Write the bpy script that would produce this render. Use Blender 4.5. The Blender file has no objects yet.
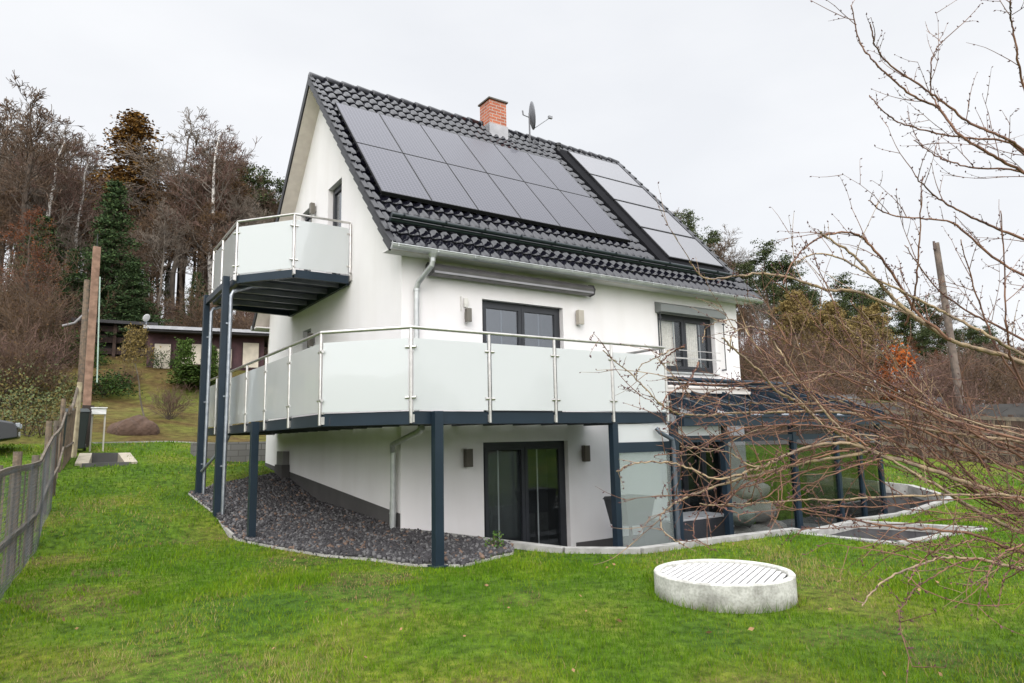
import bpy, bmesh, math, random
import numpy as np
from mathutils import Vector, Matrix
S = bpy.context.scene
COL = S.collection
rnd = random.Random(7)
# ---------------------------------------------------------------- camera
CX, CY = -4.6196, -10.0573
YAW, PITCH, ROLL, FPX = 0.5947709, 0.1424247, -0.0206437, 675.77
O = Vector((CX, CY, 0))
FW = Vector((math.sin(YAW)*math.cos(PITCH), math.cos(YAW)*math.cos(PITCH), math.sin(PITCH)))
RT = Vector((math.cos(YAW), -math.sin(YAW), 0)); UP = RT.cross(FW)
R2 = RT*math.cos(ROLL)+UP*math.sin(ROLL); U2 = R2.cross(FW)
cam_d = bpy.data.cameras.new('camera'); cam = bpy.data.objects.new('camera', cam_d); COL.objects.link(cam)
cam.matrix_world = Matrix(((R2.x, U2.x, -FW.x, CX), (R2.y, U2.y, -FW.y, CY), (R2.z, U2.z, -FW.z, 0), (0, 0, 0, 1)))
cam_d.sensor_width = 36; cam_d.lens = FPX/1024*36; cam_d.clip_end = 3000; cam_d.clip_start = 0.05
S.camera = cam
# ---------------------------------------------------------------- light
SUN_EL, SUN_AZ = math.radians(28), math.radians(214)      # azimuth from +Y, clockwise: in front of the facade
w = bpy.data.worlds.new('World'); S.world = w; w.use_nodes = True
nt = w.node_tree; nt.nodes.clear()
out = nt.nodes.new('ShaderNodeOutputWorld'); bg = nt.nodes.new('ShaderNodeBackground')
sky = nt.nodes.new('ShaderNodeTexSky'); sky.sky_type = 'NISHITA'; sky.sun_disc = False
sky.sun_elevation = SUN_EL; sky.sun_rotation = SUN_AZ
tc = nt.nodes.new('ShaderNodeTexCoord')
noi = nt.nodes.new('ShaderNodeTexNoise'); noi.inputs['Scale'].default_value = 2.2; noi.inputs['Detail'].default_value = 5
mp = nt.nodes.new('ShaderNodeMapping'); mp.inputs['Scale'].default_value = (1, 1, 2.6)
nt.links.new(tc.outputs['Generated'], mp.inputs[0]); nt.links.new(mp.outputs[0], noi.inputs['Vector'])
cr = nt.nodes.new('ShaderNodeValToRGB')
cr.color_ramp.elements[0].position = .32; cr.color_ramp.elements[0].color = (7.75, 7.9, 8.2, 1)
cr.color_ramp.elements[1].position = .66; cr.color_ramp.elements[1].color = (8.6, 8.7, 8.9, 1)
nt.links.new(noi.outputs['Fac'], cr.inputs[0])
sx = nt.nodes.new('ShaderNodeSeparateXYZ'); nt.links.new(tc.outputs['Generated'], sx.inputs[0])
up = nt.nodes.new('ShaderNodeMapRange'); up.inputs[1].default_value = .58; up.inputs[2].default_value = 1.0; up.inputs[3].default_value = 1.0; up.inputs[4].default_value = 2.7
nt.links.new(sx.outputs[2], up.inputs[0])
# overcast sky is brighter around the hidden sun, behind the photographer
dt = nt.nodes.new('ShaderNodeVectorMath'); dt.operation = 'DOT_PRODUCT'; nt.links.new(tc.outputs['Generated'], dt.inputs[0])
dt.inputs[1].default_value = (math.sin(SUN_AZ)*math.cos(SUN_EL), math.cos(SUN_AZ)*math.cos(SUN_EL), math.sin(SUN_EL))
gl_ = nt.nodes.new('ShaderNodeMapRange'); gl_.interpolation_type = 'SMOOTHSTEP'; gl_.inputs[1].default_value = .0; gl_.inputs[2].default_value = 1.0; gl_.inputs[3].default_value = 1.0; gl_.inputs[4].default_value = 2.6
nt.links.new(dt.outputs['Value'], gl_.inputs[0]); gm_ = nt.nodes.new('ShaderNodeMath'); gm_.operation = 'MULTIPLY'; nt.links.new(gl_.outputs[0], gm_.inputs[0]); nt.links.new(up.outputs[0], gm_.inputs[1])
mu = nt.nodes.new('ShaderNodeVectorMath'); mu.operation = 'SCALE'
nt.links.new(cr.outputs[0], mu.inputs[0]); nt.links.new(gm_.outputs[0], mu.inputs['Scale'])
mx = nt.nodes.new('ShaderNodeMix'); mx.data_type = 'RGBA'; mx.inputs[0].default_value = .93
nt.links.new(sky.outputs[0], mx.inputs[6]); nt.links.new(mu.outputs[0], mx.inputs[7])
nt.links.new(mx.outputs[2], bg.inputs[0]); bg.inputs[1].default_value = 0.1
nt.links.new(bg.outputs[0], out.inputs[0])
sd = bpy.data.lights.new('sun', 'SUN'); sd.energy = 1.25; sd.angle = math.radians(35); sd.color = (1, .95, .90)
sun = bpy.data.objects.new('sun', sd); COL.objects.link(sun)
dirv = Vector((math.sin(SUN_AZ)*math.cos(SUN_EL), math.cos(SUN_AZ)*math.cos(SUN_EL), math.sin(SUN_EL)))
sun.rotation_euler = (-dirv).to_track_quat('-Z', 'Y').to_euler()
S.view_settings.view_transform = 'Standard'; S.view_settings.look = 'None'
S.view_settings.exposure = 0.24; S.view_settings.gamma = 1.0

def ray(x, y): return FW+R2*((x-512)/FPX)+U2*((341.5-y)/FPX)
def atd(x, y, d): return O+ray(x, y)*d
def atr(x, y, R):
    v = ray(x, y); return O+v*(R/math.hypot(v.x, v.y))
def azdir(px):
    v = ray(px, 430); h = math.hypot(v.x, v.y); return Vector((v.x/h, v.y/h, 0))

# ---------------------------------------------------------------- materials
MATS = {}
def mat(name, col, rough=.6, metal=0, noise=None, bump=0, bscale=40, spec=.5, coat=0, trans=0, col2=None, ns=3.0, obj=True, detail=6, lo=.35, hi=.65):
    if name in MATS: return MATS[name]
    m = bpy.data.materials.new(name); m.use_nodes = True; n = m.node_tree
    b = n.nodes['Principled BSDF']
    b.inputs['Base Color'].default_value = (*col, 1); b.inputs['Roughness'].default_value = rough
    b.inputs['Metallic'].default_value = metal; b.inputs['Specular IOR Level'].default_value = spec
    b.inputs['Coat Weight'].default_value = coat; b.inputs['Transmission Weight'].default_value = trans
    t = n.nodes.new('ShaderNodeTexCoord')
    if col2 is None: col2 = tuple(c*.78 for c in col)
    nz = n.nodes.new('ShaderNodeTexNoise'); nz.inputs['Scale'].default_value = ns; nz.inputs['Detail'].default_value = detail
    n.links.new(t.outputs['Object'], nz.inputs['Vector'])
    r = n.nodes.new('ShaderNodeValToRGB'); r.color_ramp.elements[0].position = lo; r.color_ramp.elements[1].position = hi
    r.color_ramp.elements[0].color = (*col2, 1); r.color_ramp.elements[1].color = (*col, 1)
    n.links.new(nz.outputs['Fac'], r.inputs[0]); n.links.new(r.outputs[0], b.inputs['Base Color'])
    if bump:
        nb = n.nodes.new('ShaderNodeTexNoise'); nb.inputs['Scale'].default_value = bscale; nb.inputs['Detail'].default_value = 4
        n.links.new(t.outputs['Object'], nb.inputs['Vector'])
        bb = n.nodes.new('ShaderNodeBump'); bb.inputs['Strength'].default_value = bump; bb.inputs['Distance'].default_value = .02
        n.links.new(nb.outputs['Fac'], bb.inputs['Height']); n.links.new(bb.outputs[0], b.inputs['Normal'])
    MATS[name] = m; return m
def newmat(name):
    m = bpy.data.materials.new(name); m.use_nodes = True; MATS[name] = m; return m, m.node_tree, m.node_tree.nodes['Principled BSDF']

plaster = mat('white_render', (.73, .705, .70), .9, bump=.25, bscale=160, col2=(.70, .675, .67), ns=1.3, spec=.2)
# rain streaks and faint dirt on the render
_n = plaster.node_tree; _b = _n.nodes['Principled BSDF']; _t = _n.nodes.new('ShaderNodeTexCoord'); _m = _n.nodes.new('ShaderNodeMapping'); _m.inputs['Scale'].default_value = (2.2, 2.2, .35)
_n.links.new(_t.outputs['Object'], _m.inputs[0]); _z = _n.nodes.new('ShaderNodeTexNoise'); _z.inputs['Scale'].default_value = 1.0; _z.inputs['Detail'].default_value = 7; _n.links.new(_m.outputs[0], _z.inputs['Vector'])
_r = _n.nodes.new('ShaderNodeValToRGB'); _r.color_ramp.elements[0].position = .30; _r.color_ramp.elements[0].color = (.955, .95, .94, 1); _r.color_ramp.elements[1].position = .52; _r.color_ramp.elements[1].color = (1, 1, 1, 1)
_n.links.new(_z.outputs['Fac'], _r.inputs[0]); _x = _n.nodes.new('ShaderNodeMix'); _x.data_type = 'RGBA'; _x.blend_type = 'MULTIPLY'; _x.inputs[0].default_value = 1
_n.links.new(_b.inputs['Base Color'].links[0].from_socket, _x.inputs[6]); _n.links.new(_r.outputs[0], _x.inputs[7]); _n.links.new(_x.outputs[2], _b.inputs['Base Color'])
soffitm = mat('soffit_boards', (.62, .56, .50), .8, ns=6, col2=(.55, .49, .44))
plinthm = mat('dark_plinth', (.075, .07, .068), .9, bump=.3, bscale=90, ns=2)
anth = mat('anthracite_steel', (.012, .023, .036), .40, ns=2, col2=(.009, .018, .028), bump=.03, bscale=30, spec=.3)
navy = mat('dark_joist_board', (.015, .02, .032), .5)
galv = mat('galvanised_steel', (.33, .35, .38), .42, metal=.8, ns=9, col2=(.22, .24, .27))
zinc = mat('zinc_sheet', (.50, .51, .50), .42, metal=.6, ns=7, col2=(.40, .41, .41))
steel = mat('brushed_steel', (.62, .60, .57), .3, metal=.9, ns=12, col2=(.5, .48, .46))
black = mat('black_plastic', (.012, .012, .014), .45)
framem = mat('window_frame', (.022, .024, .03), .45)
shutm = mat('grey_shutter', (.16, .17, .165), .5, ns=5, col2=(.14, .15, .145))
awnm = mat('awning_housing', (.16, .15, .155), .4, metal=.2, ns=4)
curt = mat('white_curtain', (.78, .70, .64), .9, ns=30, col2=(.62, .55, .5))
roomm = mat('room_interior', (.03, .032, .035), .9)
conc = mat('pale_concrete', (.40, .385, .355), .9, bump=.5, bscale=60, ns=4, col2=(.27, .26, .235))
kerbm = mat('concrete_kerb', (.36, .35, .33), .9, bump=.5, bscale=70, ns=5, col2=(.22, .215, .20))
paving = mat('grey_paving', (.20, .20, .205), .85, bump=.3, bscale=30, ns=2.5, col2=(.12, .12, .125))
woodw = mat('weathered_wood', (.19, .135, .09), .9, bump=.6, bscale=40, ns=9, col2=(.10, .08, .062))
woodg = mat('grey_wood', (.15, .12, .09), .9, bump=.6, bscale=40, ns=9, col2=(.085, .07, .055))
browns = mat('brown_boards', (.07, .042, .03), .85, ns=6, col2=(.04, .024, .018))

def gate_noise(n, scale, coord, detail=5):
    z = n.nodes.new('ShaderNodeTexNoise'); z.inputs['Scale'].default_value = scale; z.inputs['Detail'].default_value = detail
    n.links.new(coord, z.inputs['Vector']); return z.outputs['Fac']
def ramp(n, fac, stops):
    r = n.nodes.new('ShaderNodeValToRGB'); e = r.color_ramp.elements
    while len(e) < len(stops): e.new(.5)
    for i, (p, c) in enumerate(stops): e[i].position = p; e[i].color = (*c, 1)
    n.links.new(fac, r.inputs[0]); return r.outputs[0]
def mixc(n, f, a, b, mode='MIX'):
    m = n.nodes.new('ShaderNodeMix'); m.data_type = 'RGBA'; m.blend_type = mode
    for s, v in ((0, f), (6, a), (7, b)):
        if hasattr(v, 'node'): n.links.new(v, m.inputs[s])
        else: m.inputs[s].default_value = v if s == 0 else (*v, 1)
    return m.outputs[2]

# glazed roof tiles
tilem, n, b = newmat('glazed_black_tile')
b.inputs['Base Color'].default_value = (.006, .006, .010, 1); b.inputs['Roughness'].default_value = .09
b.inputs['Specular IOR Level'].default_value = .5; b.inputs['IOR'].default_value = 1.47; b.inputs['Coat Weight'].default_value = .0; b.inputs['Coat IOR'].default_value = 1.7; b.inputs['Coat Roughness'].default_value = .04
_t = n.nodes.new('ShaderNodeTexCoord'); _z = n.nodes.new('ShaderNodeTexNoise'); _z.inputs['Scale'].default_value = 4.5; _z.inputs['Detail'].default_value = 3; n.links.new(_t.outputs['Object'], _z.inputs['Vector'])
_m = n.nodes.new('ShaderNodeMapRange'); _m.inputs[1].default_value = .35; _m.inputs[2].default_value = .7; _m.inputs[3].default_value = .02; _m.inputs[4].default_value = .16; n.links.new(_z.outputs['Fac'], _m.inputs[0]); n.links.new(_m.outputs[0], b.inputs['Roughness'])
# textured glass of the solar modules
def solar(name, base, line, lx, ly, metal, rough):
    m, n, b = newmat(name)
    t = n.nodes.new('ShaderNodeTexCoord'); br = n.nodes.new('ShaderNodeTexBrick')
    br.offset = 0; br.inputs['Scale'].default_value = 1; br.inputs['Brick Width'].default_value = lx; br.inputs['Row Height'].default_value = ly
    br.inputs['Mortar Size'].default_value = .007; br.inputs['Mortar Smooth'].default_value = .5
    br.inputs['Color1'].default_value = (*base, 1); br.inputs['Color2'].default_value = (*[c*.97 for c in base], 1); br.inputs['Mortar'].default_value = (*line, 1)
    n.links.new(t.outputs['UV'], br.inputs['Vector']); n.links.new(br.outputs['Color'], b.inputs['Base Color'])
    b.inputs['Metallic'].default_value = metal; b.inputs['Roughness'].default_value = rough; b.inputs['Coat Weight'].default_value = .3
    return m
pvm = solar('dark_solar_glass', (.058, .058, .074), (.125, .125, .15), .078, .078, .62, .42)
colm = solar('pale_collector_glass', (.24, .24, .255), (.23, .23, .245), 3, 3, .62, .42)
# brick
brickm, n, b = newmat('red_brick')
t = n.nodes.new('ShaderNodeTexCoord'); br = n.nodes.new('ShaderNodeTexBrick')
br.inputs['Scale'].default_value = 1; br.inputs['Brick Width'].default_value = .25; br.inputs['Row Height'].default_value = .083; br.inputs['Mortar Size'].default_value = .009
br.inputs['Color1'].default_value = (.44, .13, .065, 1); br.inputs['Color2'].default_value = (.30, .085, .045, 1); br.inputs['Mortar'].default_value = (.38, .32, .28, 1)
n.links.new(t.outputs['UV'], br.inputs['Vector']); n.links.new(br.outputs['Color'], b.inputs['Base Color']); b.inputs['Roughness'].default_value = .85
# milky glass
milk, n, b = newmat('milky_glass')
_t = n.nodes.new('ShaderNodeTexCoord'); _z = n.nodes.new('ShaderNodeTexNoise'); _z.inputs['Scale'].default_value = .8; _z.inputs['Detail'].default_value = 2; n.links.new(_t.outputs['Object'], _z.inputs['Vector'])
_u = n.nodes.new('ShaderNodeBump'); _u.inputs['Strength'].default_value = .25; _u.inputs['Distance'].default_value = .12; n.links.new(_z.outputs['Fac'], _u.inputs['Height']); n.links.new(_u.outputs[0], b.inputs['Coat Normal'])
b.inputs['Base Color'].default_value = (.64, .655, .655, 1); b.inputs['Roughness'].default_value = .12; b.inputs['Coat Weight'].default_value = 1; b.inputs['Coat Roughness'].default_value = .03
tr = n.nodes.new('ShaderNodeBsdfTranslucent'); tr.inputs[0].default_value = (.74, .77, .77, 1)
ms = n.nodes.new('ShaderNodeMixShader'); ms.inputs[0].default_value = .32
o_ = n.nodes['Material Output']; n.links.new(b.outputs[0], ms.inputs[1]); n.links.new(tr.outputs[0], ms.inputs[2]); n.links.new(ms.outputs[0], o_.inputs[0])
def clearglass(name, tint, refl, rough=.015):
    m, n, b = newmat(name); n.nodes.remove(b)
    tr = n.nodes.new('ShaderNodeBsdfTransparent'); tr.inputs[0].default_value = (*tint, 1)
    gl = n.nodes.new('ShaderNodeBsdfGlossy'); gl.inputs['Roughness'].default_value = rough; gl.inputs[0].default_value = (.95, .97, 1, 1)
    fr = n.nodes.new('ShaderNodeLayerWeight'); fr.inputs[0].default_value = .5
    pw_ = n.nodes.new('ShaderNodeMath'); pw_.operation = 'POWER'; pw_.inputs[1].default_value = 4; n.links.new(fr.outputs['Facing'], pw_.inputs[0])
    ad = n.nodes.new('ShaderNodeMath'); ad.operation = 'MULTIPLY_ADD'; ad.inputs[1].default_value = .8; ad.inputs[2].default_value = refl; ad.use_clamp = True
    n.links.new(pw_.outputs[0], ad.inputs[0])
    ms = n.nodes.new('ShaderNodeMixShader'); n.links.new(ad.outputs[0], ms.inputs[0]); n.links.new(tr.outputs[0], ms.inputs[1]); n.links.new(gl.outputs[0], ms.inputs[2])
    n.links.new(ms.outputs[0], n.nodes['Material Output'].inputs[0]); return m
winglass = clearglass('window_glass', (.9, .92, .92), .045)
upglass = clearglass('upper_window_glass', (.6, .64, .68), .13)
verglass = clearglass('veranda_glass', (.67, .68, .67), .05)
smoke = clearglass('veranda_milky_glass', (.86, .92, .90), .03)
_n = smoke.node_tree; _d = _n.nodes.new('ShaderNodeBsdfTranslucent'); _d.inputs[0].default_value = (.86, .9, .88, 1); _e = _n.nodes.new('ShaderNodeBsdfDiffuse'); _e.inputs[0].default_value = (.80, .84, .82, 1)
_a = _n.nodes.new('ShaderNodeMixShader'); _n.links.new(_d.outputs[0], _a.inputs[1]); _n.links.new(_e.outputs[0], _a.inputs[2]); _b = _n.nodes.new('ShaderNodeMixShader'); _b.inputs[0].default_value = .22
_o = _n.nodes['Material Output']; _src = _o.inputs[0].links[0].from_socket; _n.links.new(_src, _b.inputs[1]); _n.links.new(_a.outputs[0], _b.inputs[2]); _n.links.new(_b.outputs[0], _o.inputs[0])

# ---------------------------------------------------------------- mesh helpers
class MB:
    def __init__(s): s.v = []; s.f = []; s.m = []; s.uv = {}
    def add(s, vs, fs, mi=0):
        k = len(s.v); s.v += [tuple(v) for v in vs]; s.f += [tuple(i+k for i in f) for f in fs]; s.m += [mi]*len(fs)
    def box(s, c, size, rz=0, mi=0, M=None):
        x, y, z = [d/2 for d in size]
        vs = [Vector((a*x, b_*y, c_*z)) for a in (-1, 1) for b_ in (-1, 1) for c_ in (-1, 1)]
        if M is None: M = Matrix.Rotation(rz, 3, 'Z')
        s.add([M @ v+Vector(c) for v in vs], [(0, 1, 3, 2), (4, 6, 7, 5), (0, 4, 5, 1), (2, 3, 7, 6), (0, 2, 6, 4), (1, 5, 7, 3)], mi)
    def b2(s, a, b_, mi=0):
        s.box([(a[i]+b_[i])/2 for i in range(3)], [abs(b_[i]-a[i]) for i in range(3)], mi=mi)
    def bar(s, a, b_, wdt, hgt, mi=0, up=(0, 0, 1)):
        a = Vector(a); b_ = Vector(b_); d = (b_-a); L = d.length; d.normalize()
        u = Vector(up)
        if abs(d.dot(u)) > .98: u = Vector((1, 0, 0))
        sdv = d.cross(u).normalized(); u = sdv.cross(d)
        M = Matrix((sdv, d, u)).transposed()
        s.box((a+b_)/2, (wdt, L, hgt), M=M, mi=mi)
    def tube(s, pts, rad, n=8, mi=0, cap=True):
        pts = [Vector(p) for p in pts]; rings = []
        if not hasattr(rad, '__len__'): rad = [rad]*len(pts)
        prev = None
        for i, p in enumerate(pts):
            d = (pts[min(i+1, len(pts)-1)]-pts[max(i-1, 0)])
            if d.length < 1e-9: d = Vector((0, 0, 1))
            d.normalize()
            if prev is None:
                u = Vector((0, 0, 1)) if abs(d.z) < .9 else Vector((1, 0, 0))
            else: u = prev
            a = d.cross(u)
            if a.length < 1e-6: a = d.cross(Vector((1, .3, 0)))
            a.normalize(); u = a.cross(d); prev = u
            rings.append([p+(a*math.cos(2*math.pi*k/n)+u*math.sin(2*math.pi*k/n))*rad[i] for k in range(n)])
        vs = [v for r in rings for v in r]; fs = []
        for i in range(len(pts)-1):
            for k in range(n):
                fs.append((i*n+k, i*n+(k+1) % n, (i+1)*n+(k+1) % n, (i+1)*n+k))
        if cap: fs += [tuple(range(n))[::-1], tuple((len(pts)-1)*n+k for k in range(n))]
        s.add(vs, fs, mi)
    def prism(s, poly, z0, z1, mi=0):
        n = len(poly); vs = [(x, y, z0) for x, y in poly]+[(x, y, z1) for x, y in poly]
        s.add(vs, [tuple(range(n))[::-1], tuple(range(n, 2*n))]+[(i, (i+1) % n, n+(i+1) % n, n+i) for i in range(n)], mi)
    def build(s, name, mats, parent=None, smooth=False, bevel=0):
        me = bpy.data.meshes.new(name); me.from_pydata([tuple(v) for v in s.v], [], s.f); me.update()
        if not isinstance(mats, (list, tuple)): mats = [mats]
        for m in mats: me.materials.append(m)
        me.polygons.foreach_set('material_index', s.m)
        if smooth: me.polygons.foreach_set('use_smooth', [True]*len(s.f))
        if bevel:
            bm = bmesh.new(); bm.from_mesh(me)
            bmesh.ops.bevel(bm, geom=bm.edges[:], offset=bevel, segments=2, affect='EDGES', profile=.6)
            bm.to_mesh(me); bm.free()
        o = bpy.data.objects.new(name, me); COL.objects.link(o); o.parent = parent
        if parent is not None:
            pm = parent
            off = Vector((0, 0, 0)); rot = False
            while pm is not None: off += pm.location; pm = pm.parent
            if off.length > 0 and not KEEP[0]: o.location = -off
        return o
KEEP = [False]   # when True, child coordinates are local to their thing
def fastmesh(name, V, F, mats, mi=None, smooth=False, uv=None):
    V = np.asarray(V, np.float32); F = np.asarray(F, np.int32); me = bpy.data.meshes.new(name)
    k = F.shape[1]; me.vertices.add(len(V)); me.vertices.foreach_set('co', V.ravel())
    me.loops.add(F.size); me.loops.foreach_set('vertex_index', F.ravel())
    me.polygons.add(len(F)); me.polygons.foreach_set('loop_start', np.arange(0, F.size, k, dtype=np.int32))
    if not isinstance(mats, (list, tuple)): mats = [mats]
    for m in mats: me.materials.append(m)
    if mi is not None: me.polygons.foreach_set('material_index', np.asarray(mi, np.int32))
    if smooth: me.polygons.foreach_set('use_smooth', [True]*len(F))
    me.update(calc_edges=True); me.validate(); return me
def link(name, me, parent=None):
    o = bpy.data.objects.new(name, me); COL.objects.link(o); o.parent = parent; return o
def tag(o, label=None, cat=None, group=None, kind=None):
    if label: o['label'] = label
    if cat: o['category'] = cat
    if group: o['group'] = group
    if kind: o['kind'] = kind
    return o
def thing(name, label, cat, loc=(0, 0, 0), rz=0, group=None):
    o = bpy.data.objects.new(name, None); COL.objects.link(o); o.location = loc; o.rotation_euler = (0, 0, rz); o.empty_display_size = .2
    return tag(o, label, cat, group)
def copy_tree(o, parent=None):
    c = o.copy(); COL.objects.link(c); c.parent = parent
    for ch in list(o.children): copy_tree(ch, c)
    return c
# ---------------------------------------------------------------- terrain
def lerp(x, pts):
    return np.interp(x, [p[0] for p in pts], [p[1] for p in pts])
def sstep(x, a, b):
    t = np.clip((x-a)/(b-a), 0, 1); return t*t*(3-2*t)
GY = [(-60, -2.2), (-14, -1.78), (-6, -1.66), (-2, -1.6), (0, -1.59), (2.7, -1.60), (3.7, -1.30), (5.7, -1.06), (7.2, -.9), (8.4, -.6), (10, -.3), (13, .1), (14, .16), (26, 2.75), (36, 4.6)]
GW = [(-60, -2.2), (-14, -1.78), (-6, -1.66), (-2, -1.58), (-.3, -1.44), (4, -1.22), (6.3, -.84), (8.4, -.56), (10, -.62), (11.5, -.3), (14, .16), (26, 2.75), (36, 4.6)]
def terr(x, y):
    x = np.asarray(x, float); y = np.asarray(y, float)
    a = lerp(y, GY); b = lerp(y, GW); t = sstep(x, -1.9, -.1); z = a*(1-t)+b*t
    zr = -1.65+np.clip(.03*(x-8)+.12*(y+2.5), 0, 4)
    t = sstep(x, 4, 10); z = z*(1-t)+zr*t
    R = np.hypot(x-CX, y-CY); az = np.degrees(np.arctan2(x-CX, y-CY))
    # wooded hill that rings the garden, sinking towards the right
    crest = np.interp(az, [-90, -30, 20, 45, 50, 57, 64, 71, 90, 120], [6, 9.5, 9.2, 8.5, 8.0, 5.0, 2.6, .2, -1, -2])
    foot = np.interp(az, [-30, 30, 48, 60, 90], [4.2, 4.2, 3.2, 1.5, -.6])
    zf = np.where(R < 46, foot+(crest-foot)*np.clip((R-36)/10, 0, 1)*.35, foot+(crest-foot)*(.35+.65*sstep(R, 46, 64)))
    zf = zf-np.clip(R-68, 0, 60)*.22
    t = sstep(R, 30, 40)
    ahead = (np.abs(az) < 130)
    z = np.where(ahead, z*(1-t)+zf*t, z)
    z = z+.03*np.sin(x*.9+y*.35)*np.cos(y*.8)*sstep(R, 4, 14)
    return z
def T(x, y): return float(terr(x, y))
KERB = [(0.0, -.02), (.9, -1.5), (1.4, -2.36), (2.24, -2.98), (3.75, -3.03), (5.45, -3.27)]
KERB2 = [(7.55, -3.05), (12.1, -2.72), (13.0, -1.4), (12.3, .9)]
BASIN = [(5.45, -3.27), (5.6, -4.8), (8.1, -4.88), (7.55, -3.05)]
PIT = KERB+KERB2+[(8.61, .9), (8.61, .0)]
GRAVEL = [(0, -.02), (.9, -1.5), (.97, -1.68), (.72, -2.05), (-.25, -2.4), (-.72, -1.95), (-1.35, -.5), (-1.95, 2.2), (-2.15, 5.95), (-1.5, 6.55), (0, 6.75)]
WELL = [atr(82, 461, 19.4), atr(131, 461, 19.4), atr(124, 452, 20.9), atr(86, 452, 20.9)]
def inside(x, y, poly):
    x = np.asarray(x); y = np.asarray(y); c = np.zeros(x.shape, bool); n = len(poly)
    for i in range(n):
        x0, y0 = poly[i][:2]; x1, y1 = poly[(i+1) % n][:2]
        cond = (y0 > y) != (y1 > y)
        xi = (x1-x0)*(y-y0)/((y1-y0) if y1 != y0 else 1e-9)+x0
        c ^= cond & (x < xi)
    return c
def axis(lo, a, b, hi, st):
    v = list(np.arange(a, b+1e-6, st)); s = st; x = b
    while x < hi: s *= 1.09; x += min(s, 6); v.append(x)
    s = st; x = a
    while x > lo: s *= 1.09; x -= min(s, 6); v.insert(0, x)
    return np.array(v)
xs = axis(-260, -6, 13.5, 300, .085); ys = axis(-200, -6, 7.5, 300, .085)
X_, Y_ = np.meshgrid(xs, ys); Z_ = terr(X_, Y_)
Z_ = np.where(inside(X_, Y_, PIT) | ((X_ > -.02) & (X_ < 8.7) & (Y_ > -.13) & (Y_ < .3)), -2.3, Z_); Z_ = np.where(inside(X_, Y_, BASIN), -2.15, Z_)
hin = (X_ > .06) & (X_ < 8.54) & (Y_ > .1) & (Y_ < 8.2); Z_ = np.where(hin, -2.4, Z_)
Z_ = np.where(inside(X_, Y_, [(p.x, p.y) for p in WELL]), Z_-.5, Z_)
V = np.stack([X_, Y_, Z_], -1).reshape(-1, 3); ny, nx = X_.shape
idx = np.arange(nx*ny).reshape(ny, nx)
F = np.stack([idx[:-1, :-1], idx[:-1, 1:], idx[1:, 1:], idx[1:, :-1]], -1).reshape(-1, 4)
gm, n, b = newmat('lawn_and_meadow'); b.inputs['Roughness'].default_value = .95; b.inputs['Specular IOR Level'].default_value = .15
tcn = n.nodes.new('ShaderNodeTexCoord'); pos = tcn.outputs['Object']
g1 = ramp(n, gate_noise(n, .55, pos, 4), [(.34, (.045, .095, .010)), (.5, (.080, .140, .012)), (.70, (.15, .16, .024))])
g2 = ramp(n, gate_noise(n, 9, pos, 6), [(.3, (.35, .38, .30)), (.55, (1, 1, 1)), (.75, (1.5, 1.4, 1.2))])
lawn = mixc(n, 1.0, g1, g2, 'MULTIPLY')
m1 = ramp(n, gate_noise(n, .35, pos, 6), [(.30, (.070, .105, .018)), (.43, (.115, .12, .026)), (.55, (.10, .068, .026)), (.64, (.125, .11, .034)), (.78, (.11, .14, .028))])
m2 = ramp(n, gate_noise(n, 4, pos, 6), [(.3, (.55, .5, .45)), (.7, (1.2, 1.2, 1.1))])
mead = mixc(n, 1.0, m1, m2, 'MULTIPLY')
f1 = ramp(n, gate_noise(n, .9, pos, 6), [(.35, (.035, .024, .014)), (.55, (.085, .05, .028)), (.72, (.06, .07, .02))])
sp = n.nodes.new('ShaderNodeSeparateXYZ'); n.links.new(pos, sp.inputs[0])
dist = n.nodes.new('ShaderNodeVectorMath'); dist.operation = 'DISTANCE'; n.links.new(pos, dist.inputs[0]); dist.inputs[1].default_value = (CX, CY, 0)
def mr(src, a, b_):
    r = n.nodes.new('ShaderNodeMapRange'); r.inputs[1].default_value = a; r.inputs[2].default_value = b_; n.links.new(src, r.inputs[0]); return r.outputs[0]
c = mixc(n, mr(sp.outputs[1], 13.2, 13.4), lawn, mead)
c = mixc(n, mr(dist.outputs['Value'], 36, 42), c, f1)
n.links.new(c, b.inputs['Base Color'])
bb = n.nodes.new('ShaderNodeBump'); bb.inputs['Strength'].default_value = .9; bb.inputs['Distance'].default_value = .06
n.links.new(gate_noise(n, 28, pos, 5), bb.inputs['Height']); n.links.new(bb.outputs[0], b.inputs['Normal'])
ground = link('ground', fastmesh('ground', V, F, gm, smooth=False)); tag(ground, kind='structure')

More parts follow.
